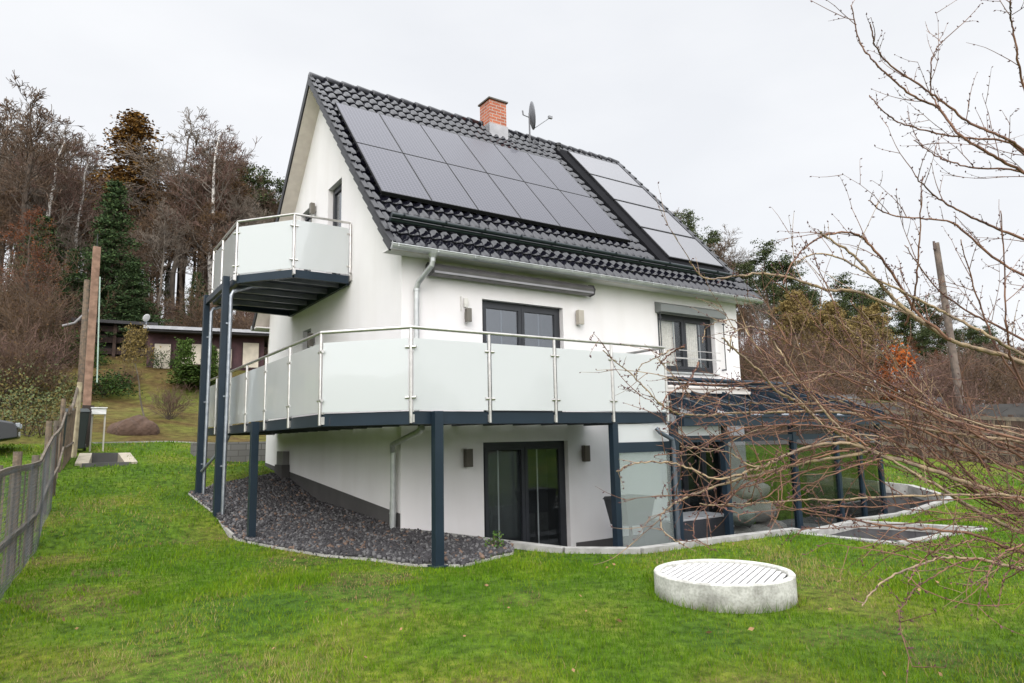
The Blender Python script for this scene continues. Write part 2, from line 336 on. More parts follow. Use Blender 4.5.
def pave(name, poly, z, m):
    q = MB(); q.prism(poly, z-.1, z); o = q.build(name, m); tag(o, kind='structure'); return o
pave('terrace', PIT, -2.22, paving)
pave('basin_floor', BASIN, -2.08, paving)
def kerbline(name, pts, top, bot, wd=.13, m=kerbm, lift=.03):
    q = MB()
    for a, c_ in zip(pts[:-1], pts[1:]):
        a = Vector((a[0], a[1], 0)); c_ = Vector((c_[0], c_[1], 0)); L = (c_-a).length; d = (c_-a)/L; nn = max(1, round(L/1.0))
        for i in range(nn):
            p0 = a+d*(L*i/nn); p1 = a+d*(L*(i+1)/nn-.006)
            z0 = top if top is not None else T(p0.x, p0.y)+lift; z1 = top if top is not None else T(p1.x, p1.y)+lift
            nrm = Vector((-d.y, d.x, 0))*wd/2
            vs = [p0-nrm+Vector((0, 0, z0)), p1-nrm+Vector((0, 0, z1)), p1+nrm+Vector((0, 0, z1)), p0+nrm+Vector((0, 0, z0))]
            vb = [Vector((v.x, v.y, bot if bot is not None else v.z-.25)) for v in vs]
            q.add(vs+vb, [(0, 1, 2, 3), (7, 6, 5, 4), (0, 4, 5, 1), (1, 5, 6, 2), (2, 6, 7, 3), (3, 7, 4, 0)])
    o = q.build(name, m, bevel=0); return o
def off(pts, dx, dy): return [(a+dx, b_+dy) for a, b_ in pts]
k = kerbline('terrace_kerb', [(-.02, -.09)]+KERB[1:], None, -2.3, .17, lift=.07); tag(k, kind='structure')
k = kerbline('terrace_kerb', KERB2, None, None, .15, lift=.05); tag(k, kind='structure')
k = kerbline('terrace_lining', KERB2, None, -2.3, .13, mat('terrace_stone_lining', (.09, .088, .09), .9, bump=.4, bscale=30, ns=5, col2=(.055, .054, .056)), lift=-.19); tag(k, kind='structure')
k = kerbline('basin_kerb', BASIN+[(5.5, -3.3)], -1.60, -1.72, .17); tag(k, kind='structure')
lin = mat('dark_stone_lining', (.085, .083, .085), .9, bump=.4, bscale=30, ns=5, col2=(.05, .049, .052))
k = kerbline('basin_lining', BASIN+[(5.5, -3.3)], -1.715, -2.3, .15, lin); tag(k, kind='structure')
edg = kerbline('gravel_edging', GRAVEL[2:10]+[(-.05, 6.75)], None, None, .045, conc); tag(edg, kind='structure')
k = kerbline('lawn_kerb', [(-4.3, 13.3), (-2.5, 13.35), (-.9, 13.2), (1.5, 13.0)], None, None, .12); tag(k, kind='structure')

# gravel bed: dark sheet plus heaped chips (one object, uncountable)
rs = np.random.RandomState(3)
gx = rs.uniform(-2.2, 1.0, 60000); gy = rs.uniform(-2.5, 6.8, 60000)
keep = inside(gx, gy, GRAVEL); gx, gy = gx[keep], gy[keep]
N = len(gx); sz = rs.uniform(.016, .05, N); gz = terr(gx, gy)+rs.uniform(.0, .06, N)
base = np.array([[1, 0, 0], [-1, 0, 0], [0, 1, 0], [0, -1, 0], [0, 0, 1], [0, 0, -1]], float)
of = np.array([[0, 2, 4], [2, 1, 4], [1, 3, 4], [3, 0, 4], [2, 0, 5], [1, 2, 5], [3, 1, 5], [0, 3, 5]])
q4 = rs.normal(size=(N, 4)); q4 /= np.linalg.norm(q4, axis=1)[:, None]; a, b_, c_, d_ = q4.T
RM = np.stack([np.stack([1-2*(c_*c_+d_*d_), 2*(b_*c_-a*d_), 2*(b_*d_+a*c_)], -1), np.stack([2*(b_*c_+a*d_), 1-2*(b_*b_+d_*d_), 2*(c_*d_-a*b_)], -1), np.stack([2*(b_*d_-a*c_), 2*(c_*d_+a*b_), 1-2*(b_*b_+c_*c_)], -1)], 1)
bs = base[None]*rs.uniform(.6, 1.3, (N, 6, 3))*sz[:, None, None]
VV = np.einsum('nij,nkj->nki', RM, bs)+np.stack([gx, gy, gz], -1)[:, None, :]
FF = (of[None]+(np.arange(N)*6)[:, None, None]).reshape(-1, 3)
ga = mat('dark_basalt_chip', (.045, .042, .045), .8, bump=.4, bscale=50); gb = mat('grey_basalt_chip', (.13, .125, .125), .8); gc = mat('rusty_basalt_chip', (.17, .11, .08), .85)
mi = np.repeat(rs.choice(3, N, p=[.66, .28, .06]), 8)
gr = link('gravel', fastmesh('gravel', VV.reshape(-1, 3), FF, [ga, gb, gc], mi)); tag(gr, 'bed of dark basalt gravel beside the gable wall', 'gravel', kind='stuff')
gs = MB(); gxs = np.arange(-2.2, 1.0, .07); gys = np.arange(-2.5, 6.8, .07)
A_, B_ = np.meshgrid(gxs, gys); ok = inside(A_, B_, GRAVEL); Zg = terr(A_, B_)+.012
ii = np.arange(A_.size).reshape(A_.shape); fq = []
for i in range(A_.shape[0]-1):
    for j in range(A_.shape[1]-1):
        if ok[i, j] and ok[i+1, j] and ok[i, j+1] and ok[i+1, j+1]: fq.append((ii[i, j], ii[i, j+1], ii[i+1, j+1], ii[i+1, j]))
sub = link('gravel_base', fastmesh('gravel_base', np.stack([A_, B_, Zg], -1).reshape(-1, 3), fq, ga)); tag(sub, kind='structure')

_pr = np.random.RandomState(12); PATCH = [(-2.4+.9*a, -6.0+.8*b_, r_) for a, b_, r_ in zip(_pr.normal(size=5), _pr.normal(size=5), _pr.uniform(.25, .5, 5))]+[(_pr.uniform(-4.6, 2), _pr.uniform(-7.5, 3), _pr.uniform(.12, .5)) for _ in range(26)]+[(_pr.uniform(0, 3), _pr.uniform(-7.5, -5.5), _pr.uniform(.1, .25)) for _ in range(6)]
# grass blades (one uncountable object), denser near the camera
def blades(N, rmin, rmax, hgt, wid, seed, az0=-8, az1=76, mp=(.42, .35, .15, .08)):
    rs = np.random.RandomState(seed)
    r = rmin*(rmax/rmin)**rs.rand(N); az = np.radians(rs.uniform(az0, az1, N))
    x = CX+r*np.sin(az); y = CY+r*np.cos(az)
    ok = ~inside(x, y, PIT) & ~inside(x, y, BASIN) & ~inside(x, y, GRAVEL) & ~((x > -.1) & (x < 8.7) & (y > -.05) & (y < 8.4)) & (y < 13.2)
    ok &= ~inside(x, y, [(p.x, p.y) for p in WELL])
    ok &= (np.hypot(x-RING[0], y-RING[1]) > .70)
    x, y, r = x[ok], y[ok], r[ok]; n_ = len(x); z = terr(x, y)
    pat = .7+.45*np.sin(x*2.1+1.3*np.sin(y*1.7))*np.cos(y*2.6+x)+.5*np.sin(x*7.3+2*np.sin(y*5.1))*np.sin(y*6.7+1.5*np.sin(x*4.3))
    pz = sum(np.exp(-(((x-a)**2+(y-b_)**2)/(r_*r_))*(1+.5*np.sin(7*x+5*y))) for a, b_, r_ in PATCH)
    h = (1-.55*np.clip(pz, 0, 1))*hgt*rs.uniform(.35, 1.3, n_)**1.2*np.clip(.55+.55*pat, .25, 2)*(1+.012*r)
    near = np.abs(np.hypot(x-RING[0], y-RING[1])-.73) < .05
    h = np.where(near, h*2.3, h)
    wd = wid*rs.uniform(.6, 1.3, n_)*np.maximum(1, r/6)
    t = rs.uniform(0, 6.28, n_); lean = rs.uniform(.1, .8, n_)*h; t2 = rs.uniform(0, 6.28, n_)
    p = np.stack([x, y, z-.005], -1); s_ = np.stack([np.cos(t), np.sin(t), 0*t], -1)*wd[:, None]/2
    tip = p+np.stack([np.cos(t2)*lean, np.sin(t2)*lean, h], -1)
    V = np.stack([p-s_, p+s_, tip], 1).reshape(-1, 3); F = np.arange(3*n_).reshape(-1, 3)
    # patchy choice of blade colour
    pn = np.sin(x*.9+2)*np.cos(y*.7)+.5*np.sin(x*3.1-y*2.2)+rs.normal(0, .55, n_)
    pn = pn+2.2*np.clip(pz, 0, 1)*rs.rand(n_)**.6
    mi = np.where((pz > .38) & (rs.rand(n_) < .5), 4, 0); mi = np.where(mi == 4, 4, np.where(pn > 1.15, 3, np.where(pn > .45, 2, np.where(pn > -.4, 1, 0))))
    return V, F, mi

RING = (1.22, -5.23)
gcol = [mat('grass_green', (.076, .160, .006), .8, spec=.08, col2=(.054, .122, .005)), mat('grass_mid', (.122, .208, .007), .8, spec=.08, col2=(.088, .168, .006)), mat('grass_light', (.175, .235, .016), .8, spec=.08), mat('grass_straw', (.27, .22, .085), .8, spec=.2), mat('bare_earth_thatch', (.15, .095, .05), .9)]
Vs, Fs, Ms = [], [], []; kk = 0
for (N, a0, a1, h, wd_, sdv) in ((230000, 1.9, 9, .045, .006, 1), (170000, 8, 24, .05, .007, 2)):
    V, F, mi = blades(N, a0, a1, h, wd_, sdv); Vs.append(V); Fs.append(F+kk); Ms.append(mi); kk += len(V)
gobj = link('grass', fastmesh('grass', np.concatenate(Vs), np.concatenate(Fs), gcol, np.concatenate(Ms))); tag(gobj, 'short green lawn grass with yellowish patches', 'grass', kind='stuff')
# ================================================================= the house
L, W, ZS, ZR, ZE, OX, OY = 8.6, 8.33, 3.075, 8.12, 3.095, .353, .378
SL = (ZR-ZE)/(W/2+OY); AL = math.atan(SL); CA, SA = math.cos(AL), math.sin(AL); SR = (W/2+OY)/CA
house = thing('detached_house', 'white rendered house with steep black tiled roof covered in solar panels and glazed balconies', 'house', (0, 0, 0))
KEEP[0] = True
def roofp(x, s, h=0): return Vector((x, -OY+s*CA-h*SA, ZE+s*SA+h*CA))
def wallpoly(q, outer, holes, axis, val, depth, mi=0, sgn=1):
    """planar wall with openings; returns by adding to MB. coordinates (u,v): axis 0 -> (y,z) on x=val, axis 1 -> (x,z) on y=val"""
    bm = bmesh.new()
    def P(u, v, d=0): return (val+d*sgn, u, v) if axis == 0 else (u, val+d*sgn, v)
    es = []
    for loop in [outer]+[[(a, c), (b_, c), (b_, d), (a, d)] for a, b_, c, d in holes]:
        vs = [bm.verts.new(P(*p)) for p in loop]
        es += [bm.edges.new((vs[i], vs[(i+1) % len(vs)])) for i in range(len(vs))]
    bmesh.ops.triangle_fill(bm, use_beauty=True, edges=es)
    bm.verts.index_update(); bm.verts.ensure_lookup_table()
    q.add([v.co[:] for v in bm.verts], [tuple(v.index for v in f.verts) for f in bm.faces], mi); bm.free()
    for a, b_, c, d in holes:
        r = [(a, c), (b_, c), (b_, d), (a, d)]
        for i in range(4):
            p0, p1 = r[i], r[(i+1) % 4]
            q.add([P(*p0), P(*p1), P(*p1, depth), P(*p0, depth)], [(0, 1, 2, 3)], mi)
ZT = lambda y: ZE+SL*(min(y, W-y)+OY)-.13
# openings: (u0,u1,z0,z1)
DOORU = (1.56, 3.38, .42, 2.47); DOORL = (1.54, 3.40, -2.2, -.06); WINR = (5.95, 7.78, 1.35, 2.62)
VERO = (6.0, 7.95, -2.2, -.02)
GW1 = (2.92, 3.76, 3.32, 5.42); GW2 = (4.86, 5.75, 3.6, 5.42); GW3 = (4.76, 5.36, 1.5, 2.53)
wl = MB()
wallpoly(wl, [(0, -2.4), (L, -2.4), (L, ZT(0)-.12), (0, ZT(0)-.12)], [DOORU, DOORL, WINR, VERO], 1, 0, .17)
wallpoly(wl, [(0, -2.4), (W, -2.4), (W, ZT(0)), (W/2, ZT(W/2)), (0, ZT(0))], [GW1, GW2, GW3], 0, 0, .17)
wl.add([(L, 0, -2.4), (L, W, -2.4), (L, W, ZT(0)), (L, W/2, ZT(W/2)), (L, 0, ZT(0))], [(0, 1, 2, 3, 4)])
wl.add([(0, W, -2.4), (L, W, -2.4), (L, W, ZT(0)-.12), (0, W, ZT(0)-.12)], [(0, 1, 2, 3)])
wall = wl.build('wall', plaster, house)
# plinths
q = MB()
q.add([(-.012, 0, -2.4), (-.012, W, -2.4), (-.012, W, -.49), (-.012, 0, -1.14), (0.0, W, -.49), (0.0, 0, -1.14), (-.012, -.004, -2.4), (-.012, -.004, -1.14)], [(0, 1, 2, 3), (3, 2, 4, 5)])
q.b2((-.012, -.004, -2.4), (.03, 0.0, -1.62)); q.build('plinth', plinthm, house); q = MB(); q.b2((3.52, -.012, -2.4), (5.9, 0, -1.93)); q.build('plinth', plinthm, house); q = MB()
q.b2((8.05, -.012, -2.4), (8.6, 0, -1.93))
q.build('plinth', plinthm, house)
q = MB(); q.b2((-.16, 6.15, -1.0), (-.013, 6.66, -.19)); mb_ = q.build('meter_cabinet', mat('grey_cabinet', (.20, .19, .185), .8), house)
q = MB(); q.b2((-.19, 6.1, -1.1), (-.013, 6.70, -.50)); q.build('cabinet_base', plinthm, mb_)

# windows: recessed room box, frame, mullions, panes
def window(axis, u0, u1, z0, z1, d, name, leaves, glass, curtains=(), bars=(), fw=.075, sill=False, sgn=1, sillm=zinc, extra=None):
    def P(u, v, dd): return (dd*sgn, u, v) if axis == 0 else (u, dd*sgn, v)
    def bx(q, ua, ub, za, zb, da, db): q.b2(P(ua, za, da), P(ub, zb, db))
    q = MB(); e = .001
    bx(q, u0+e, u1-e, z1-fw, z1-e, d-.06, d); bx(q, u0+e, u1-e, z0+e, z0+fw, d-.06, d)
    bx(q, u0+e, u0+fw, z0+fw, z1-fw, d-.06, d); bx(q, u1-fw, u1-e, z0+fw, z1-fw, d-.06, d)
    fr = q.build(name, framem, house)
    n = leaves; wd_ = (u1-u0-2*fw)/n
    for i in range(n):
        a = u0+fw+i*wd_+.004; b_ = a+wd_-.008; q = MB(); s_ = .065
        bx(q, a, b_, z1-fw-s_, z1-fw-.003, d-.075, d-.012); bx(q, a, b_, z0+fw+.003, z0+fw+s_, d-.075, d-.012)
        bx(q, a, a+s_, z0+fw+s_, z1-fw-s_, d-.075, d-.012); bx(q, b_-s_, b_, z0+fw+s_, z1-fw-s_, d-.075, d-.012)
        lf = q.build('sash', framem, fr)
        q = MB(); bx(q, a+s_-.005, b_-s_+.005, z0+fw+s_-.005, z1-fw-s_+.005, d-.045, d-.035); q.build('pane', glass, fr)
        if bars:
            q = MB()
            for kf in bars: bx(q, a+(b_-a)*kf-.013, a+(b_-a)*kf+.013, z0+fw+s_, z1-fw-s_, d-.03, d-.022)
            q.build('glazing_bar', mat('pale_glazing_bar', (.35, .35, .36), .5), fr)
    if sill:
        q = MB(); bx(q, u0-.03, u1+.03, z0-.035, z0-.002, -.05, d-.06); q.build('sill', sillm, fr)
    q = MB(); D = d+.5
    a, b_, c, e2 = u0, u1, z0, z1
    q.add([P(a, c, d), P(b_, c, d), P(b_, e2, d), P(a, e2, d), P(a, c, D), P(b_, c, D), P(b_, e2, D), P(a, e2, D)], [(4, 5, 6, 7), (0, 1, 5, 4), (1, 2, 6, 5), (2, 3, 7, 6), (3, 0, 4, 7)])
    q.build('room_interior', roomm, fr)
    for (f0, f1) in curtains:
        q = MB(); a = u0+(u1-u0)*f0; b_ = u0+(u1-u0)*f1; nn = 36; vs = []; fs = []
        for i in range(nn+1):
            u = a+(b_-a)*i/nn; dd = d+.03+.02*math.sin(i*1.3)
            vs += [P(u, z0+.05, dd), P(u, z1-.03, dd)]
            if i: fs.append((2*i-2, 2*i, 2*i+1, 2*i-1))
        q.add(vs, fs); q.build('curtain', curt, fr, smooth=True)
    return fr
window(1, *DOORU, .17, 'balcony_door', 2, upglass, bars=(.5,), fw=.07)
dl = window(1, *DOORL, .17, 'terrace_door', 2, winglass, bars=(.36,), fw=.08)
wr = window(1, *WINR, .17, 'window', 2, winglass, curtains=((.04, .40), (.52, .80)), bars=(.66,), sill=True)
window(1, *VERO, .17, 'sliding_door', 3, winglass, fw=.07)
window(0, *GW1, .17, 'balcony_door', 1, winglass); window(0, *GW2, .17, 'window', 1, winglass); window(0, *GW3, .17, 'window', 1, winglass, sill=True)
# exterior roller shutter above the right window
q = MB(); q.add([(5.88, -.003, 2.60), (7.98, -.003, 2.60), (7.98, -.003, 2.84), (5.88, -.003, 2.84), (5.88, -.19, 2.60), (7.98, -.19, 2.60), (7.98, -.19, 2.76), (5.88, -.19, 2.76)], [(0, 1, 2, 3), (4, 7, 6, 5), (0, 4, 5, 1), (1, 5, 6, 2), (2, 6, 7, 3), (3, 7, 4, 0)])
sb = q.build('roller_shutter_box', shutm, house, bevel=.006)
for x in (5.91, 7.95):
    q = MB(); q.tube([(x, -.12, 2.6), (x, -.12, 1.42)], .012, 6); q.box((x, -.07, 1.44), (.02, .12, .03)); q.box((x, -.12, 2.48), (.07, .03, .03)); q.build('guide_rod', framem, sb)
q = MB(); q.b2((5.96, -.15, 1.62), (7.75, -.13, 1.65)); q.b2((5.96, -.15, 1.80), (7.75, -.135, 1.815)); q.build('guard_rail', steel, house)
# folded awning
q = MB(); pr = [(-.02, 2.78), (-.02, 2.93), (-.08, 2.96), (-.2, 2.93), (-.25, 2.85), (-.22, 2.76), (-.1, 2.74)]
x0, x1 = .46, 3.98; vs = [(x0, a, b_) for a, b_ in pr]+[(x1, a, b_) for a, b_ in pr]; m_ = len(pr)
q.add(vs, [tuple(range(m_)), tuple(range(m_, 2*m_))[::-1]]+[(i, (i+1) % m_, m_+(i+1) % m_, m_+i) for i in range(m_)])
aw = q.build('awning', awnm, house)
for x in (x0-.012, x1+.012):
    q = MB(); q.prism([(0, 0)], 0, 0) if False else None
    vs = [(x-.014, a*1.06, 2.85+(b_-2.85)*1.12) for a, b_ in pr]+[(x+.014, a*1.06, 2.85+(b_-2.85)*1.12) for a, b_ in pr]
    q.add(vs, [tuple(range(m_)), tuple(range(m_, 2*m_))[::-1]]+[(i, (i+1) % m_, m_+(i+1) % m_, m_+i) for i in range(m_)]); q.build('end_cap', mat('awning_cap', (.07, .065, .07), .5), aw)
q = MB(); q.b2((x0+.02, -.262, 2.765), (x1-.02, -.236, 2.80)); q.build('front_bar', mat('awning_bar', (.30, .29, .30), .35, metal=.5), aw)
# wall lamps
def wlamp(axis, u, z, h, mw, dp=.10):
    q = MB()
    if axis == 1: q.box((u, -.02, z), (mw*.55, .04, h*.5))
    else: q.box((-.02, u, z), (.04, mw*.55, h*.5))
    l = q.build('wall_lamp', mat('lamp_bracket', (.25, .24, .22), .5), house); q = MB()
    if axis == 1: q.box((u, -.04-dp/2, z), (mw, dp, h))
    else: q.box((-.04-dp/2, u, z), (dp, mw, h))
    q.build('lamp_housing', lampm, l, bevel=.008); q = MB()
    if axis == 1: q.box((u, -.04-dp/2, z+h/2+.004), (mw*.7, dp*.7, .01)); q.box((u, -.04-dp/2, z-h/2-.004), (mw*.7, dp*.7, .01))
    else: q.box((-.04-dp/2, u, z+h/2+.004), (dp*.7, mw*.7, .01)); q.box((-.04-dp/2, u, z-h/2-.004), (dp*.7, mw*.7, .01))
    q.build('lamp_lens', mat('lamp_lens', (.7, .7, .65), .3), l)
lampm = mat('bronze_lamp', (.09, .075, .06), .4, metal=.3)
wlamp(1, 1.19, -.31, .30, .13); wlamp(1, 3.76, -.31, .30, .13)
lampm = mat('pale_lamp', (.42, .38, .32), .4, metal=.4)
wlamp(1, 3.73, 2.30, .28, .13)
lampm = mat('dark_steel_lamp', (.18, .165, .14), .35, metal=.6); wlamp(1, 1.22, 2.13, .24, .09)
wlamp(0, 4.58, 5.22, .26, .12); wlamp(0, 4.50, 2.22, .28, .12)
q = MB(); q.box((1.12, -.02, 2.34), (.012, .02, .26)); q.tube([(1.21, -.05, 2.36), (1.21, -.03, 2.36)], .05, 12); q.box((1.21, -.03, 2.36), (.08, .03, .16))
q.build('thermometer', mat('pale_plastic', (.6, .58, .54), .5), house, bevel=.004)

# ---------------- roof
TW = .207; NC = 20; CP = SR/NC; X0, X1 = -OX, L+OX; NT = round((X1-X0)/TW); TW = (X1-X0)/NT
prof = [(0, .004), (.09, -.001), (.20, -.004), (.31, -.001), (.40, .010), (.48, .026), (.56, .042), (.64, .053), (.72, .056), (.80, .050), (.88, .036), (.95, .018)]
def tiles(front):
    us = [X0+TW*(i+f) for i in range(NT) for f, h in prof]+[X1]; hs = [h for i in range(NT) for f, h in prof]+[0]
    V = []; F = []; nu = len(us)
    for c_ in range(NC):
        rows = [(0, 0), (.0, .030), (.025, .042), (.07, .046), (.5, .028), (1.0, .0)]
        base = len(V)
        for ri, (f, rise) in enumerate(rows):
            s = (c_+f)*CP
            for u, h in zip(us, hs):
                hh = (h*.95+rise) if ri else (h*.2-.012)
                scal = -.035*(h/.056) if ri in (0, 1) else 0       # nose of the roll hangs a little lower
                ss = s+scal
                p = roofp(u, ss, hh-.006)
                V.append((p.x, p.y if front else W-p.y, p.z))
        for r_ in range(len(rows)-1):
            for i in range(nu-1):
                a = base+r_*nu+i; f4 = (a, a+1, a+nu+1, a+nu); F.append(f4 if front else f4[::-1])
    return V, F
V1, F1 = tiles(True); V2, F2 = tiles(False); k = len(V1)
rf = link('roof', fastmesh('roof', V1+V2, F1+[tuple(i+k for i in f) for f in F2], tilem, smooth=False), house)
# smooth the rolls but keep the steps
rf.data.polygons.foreach_set('use_smooth', [True]*len(rf.data.polygons))
try: rf.data.set_sharp_from_angle(angle=math.radians(42))
except Exception: pass
# deck board + soffit
q = MB()
for fr_ in (1, 0):
    y = lambda yy: yy if fr_ else W-yy
    a, b_, c, d = roofp(0, .02, -.03), roofp(0, SR, -.03), roofp(0, SR, -.11), roofp(0, .02, -.11)
    vs = [(x, y(p.y), p.z) for x in (X0+.03, X1-.03) for p in (a, b_, c, d)]
    q.add(vs, [(0, 1, 2, 3), (4, 5, 6, 7), (0, 4, 5, 1), (3, 2, 6, 7), (0, 3, 7, 4)])
sof = q.build('soffit', soffitm, rf)
q = MB()
q.b2((X0+.02, -OY+.04, ZE-.05), (X1-.02, -.002, ZE-.02)); q.build('eaves_board', plaster, rf); q = MB(); q.b2((X0+.02, W+.002, ZE-.05), (X1-.02, W+OY-.04, ZE-.02)); q.build('eaves_board', plaster, rf)
q = MB()   # rear verge: dark boards along both rakes
for x in (X0+.012, X1-.012):
    q = MB(); q.bar(Vector((x, W+OY, ZE-.02)), Vector((x, W/2, ZR-.02)), .035, .17); q.build('verge_board', black, rf)
q = MB(); q.bar(Vector((X1-.012, -OY, ZE-.03)), Vector((X1-.012, W/2, ZR-.03)), .035, .15)
q.build('verge_board', black, rf)
for x in (X0-.012, X1+.012):   # verge tiles with hanging flaps on the front rakes
    q = MB()
    for c_ in range(NC):
        p0 = roofp(x, c_*CP-.03, .0); p1 = roofp(x, (c_+1)*CP-.02, -.03)
        q.bar(p0+Vector((0, 0, -.03)), p1+Vector((0, 0, -.035)), .028, .13)
        q.bar(roofp(x+(.02 if x < 0 else -.02), c_*CP-.03, .075), roofp(x+(.02 if x < 0 else -.02), (c_+1)*CP-.02, .045), .09, .03)
    q.build('verge_tile', mat('matt_verge_tile', (.014, .014, .018), .38), rf)
q = MB(); nr = 25; LR = (X1-X0)/nr
for i in range(nr):
    xa = X0+i*LR; xb = xa+LR*1.04
    q.tube([(xa, W/2, ZR+.005), (xa+.03, W/2, ZR+.005), (xb, W/2, ZR-.01)], [.118, .118, .098], 14)
q.build('ridge_tile', tilem, rf, smooth=True)
try: rf.children[-1].data.set_sharp_from_angle(angle=math.radians(50))
except Exception: pass
q = MB()   # snow guard
for h in (.14, .235): q.tube([roofp(-.26, .55, h), roofp(8.45, .55, h)], .042, 10)
for i in range(12):
    x = -.05+i*.78; q.bar(roofp(x, .67, .05), roofp(x, .52, .30), .02, .035)
sg = q.build('snow_guard', mat('dark_green_steel', (.012, .02, .024), .3, metal=.2), rf)
# chimney
def uvbox(q_obj, sc=1.0):
    me = q_obj.data; uv = me.uv_layers.new(name='UVMap')
    for pl_ in me.polygons:
        nn = pl_.normal
        for li in pl_.loop_indices:
            co = me.vertices[me.loops[li].vertex_index].co
            if abs(nn.z) > .7: uv.data[li].uv = (co.x*sc, co.y*sc)
            elif abs(nn.x) > abs(nn.y): uv.data[li].uv = (co.y*sc, co.z*sc)
            else: uv.data[li].uv = (co.x*sc, co.z*sc)
q = MB(); q.b2((4.17, 3.74, 7.5), (4.68, 4.22, 8.68)); ch = q.build('chimney', brickm, rf); uvbox(ch)
q = MB(); q.b2((4.13, 3.70, 8.682), (4.72, 4.26, 8.72)); q.build('chimney_cap', mat('chimney_cover', (.10, .085, .07), .7), rf)
q = MB(); q.b2((4.14, 3.71, 7.55), (4.71, 4.25, 8.02)); q.build('flashing', mat('zinc_flashing', (.42, .41, .42), .4, metal=.5), rf)
# satellite dish
KD = Vector((5.55, W/2-.25, 8.2))
q = MB(); q.tube([KD+Vector((0, 0, -.35)), KD+Vector((0, 0, .52))], .022, 8); q.tube([KD+Vector((-.2, 0, .42)), KD+Vector((0, 0, .40))], .012, 6); q.tube([KD+Vector((-.2, 0, .42)), KD+Vector((-.22, 0, .54))], .02, 6)
dish = q.build('satellite_dish', mat('dish_mast', (.16, .16, .17), .5, metal=.5), rf)
q = MB(); ax = Vector((.90, -.42, .12)).normalized(); u = ax.cross(Vector((0, 0, 1))).normalized(); v_ = u.cross(ax)
cen = KD+Vector((.10, -.02, .47)); rings = []
for i in range(7):
    r_ = .38*i/6; dd = -.075*(1-(i/6)**2)
    rings.append([cen+ax*dd+(u*math.cos(t_)*.88+v_*math.sin(t_))*r_ for t_ in [2*math.pi*k_/28 for k_ in range(28)]])
vs = [p for r_ in rings for p in r_]; fs = [(i*28+k_, i*28+(k_+1) % 28, (i+1)*28+(k_+1) % 28, (i+1)*28+k_) for i in range(6) for k_ in range(28)]
vs2 = [Vector(v)-ax*.012 for v in vs]; m_ = len(vs)
q.add(vs+vs2, fs+[tuple(i+m_ for i in f[::-1]) for f in fs]+[(6*28+k_, 6*28+(k_+1) % 28, m_+6*28+(k_+1) % 28, m_+6*28+k_) for k_ in range(28)])
d_ = q.build('dish_reflector', mat('dark_grey_dish', (.16, .165, .18), .5), rf, smooth=True)
q = MB(); q.tube([cen-v_*.36, cen+ax*.45-v_*.10], .012, 6); q.box(cen+ax*.48-v_*.08, (.12, .06, .07)); q.build('receiver_arm', mat('grey_arm', (.28, .28, .3), .4), rf)
q = MB(); q.tube([roofp(6.35, 6.15, .05), roofp(6.35, 6.15, .05)+Vector((0, 0, .22))], .055, 12); q.tube([roofp(6.35, 6.15, .05)+Vector((0, 0, .2)), roofp(6.35, 6.15, .05)+Vector((0, 0, .27))], .085, 12); q.build('vent_pipe', black, rf)

# solar modules
def panel(name, m, xa, xb, sa, sb, h, th=.04, fwid=.012, label=None):
    q = MB(); vs = []
    for s_, x in ((sa, xa), (sa, xb), (sb, xb), (sb, xa)): vs.append(roofp(x, s_, h))
    vb = [p+(roofp(0, 0, 0)-roofp(0, 0, th)) for p in vs]
    q.add(vs+vb, [(0, 1, 2, 3), (7, 6, 5, 4), (0, 4, 5, 1), (1, 5, 6, 2), (2, 6, 7, 3), (3, 7, 4, 0)], 1)
    i = fwid
    vs = [roofp(x, s_, h+.0015) for s_, x in ((sa+i, xa+i), (sa+i, xb-i), (sb-i, xb-i), (sb-i, xa+i))]
    q.add(vs, [(0, 1, 2, 3)], 0)
    o = q.build(name, [m, black], house)
    uv = o.data.uv_layers.new(name='UVMap')
    for pl_ in o.data.polygons:
        for li in pl_.loop_indices:
            co = o.data.vertices[o.data.loops[li].vertex_index].co; uv.data[li].uv = (co.x, (co.z-ZE)/SA)
    if label: o['label'] = label
    return o
S0, S1, S2 = 1.50, 3.36, 5.22
for r_, (sa, sb) in enumerate(((S0, S1-.012), (S1+.012, S2))):
    for i in range(6):
        panel('solar_panel', pvm, -.14+i*.987, -.14+i*.987+.974, sa, sb, .155)
q = MB()
for s_ in (S0+.0, S0+.45, S1-.4, S1+.4, S2-.45): q.bar(roofp(-.12, s_+.03, .105), roofp(5.74, s_+.03, .105), .04, .03)
q.bar(roofp(-.12, S0+.02, .10), roofp(5.74, S0+.02, .10), .03, .05, up=(0, -SA, CA)); q.build('mounting_rail', black, house)
cs = [1.0, 2.27, 3.55, 4.86, 6.2]
for i in range(4): panel('solar_collector', colm, 6.62, 8.5, cs[i]+.02, cs[i+1]-.02, .175, .05, .03, label='pale flat solar collector at the right end of the roof')
q = MB()
P4 = [roofp(x, s_, .118) for s_, x in ((.80, 6.28), (.80, 8.56), (6.32, 8.56), (6.32, 6.28))]; P5 = [p+Vector((0, .05, -.06)) for p in P4]
q.add(P4+P5, [(0, 1, 2, 3), (0, 4, 5, 1), (1, 5, 6, 2), (2, 6, 7, 3), (3, 7, 4, 0)]); q.build('collector_tray', mat('matt_black_flashing', (.010, .010, .012), .95, spec=.1), house)
q = MB()
for x in (8.69,): q.bar(roofp(8.54, .85, .15), roofp(8.54, 6.3, .15), .05, .07)
q.build('collector_edge', zinc if False else mat('grey_edge', (.09, .09, .1), .4, metal=.4), house)

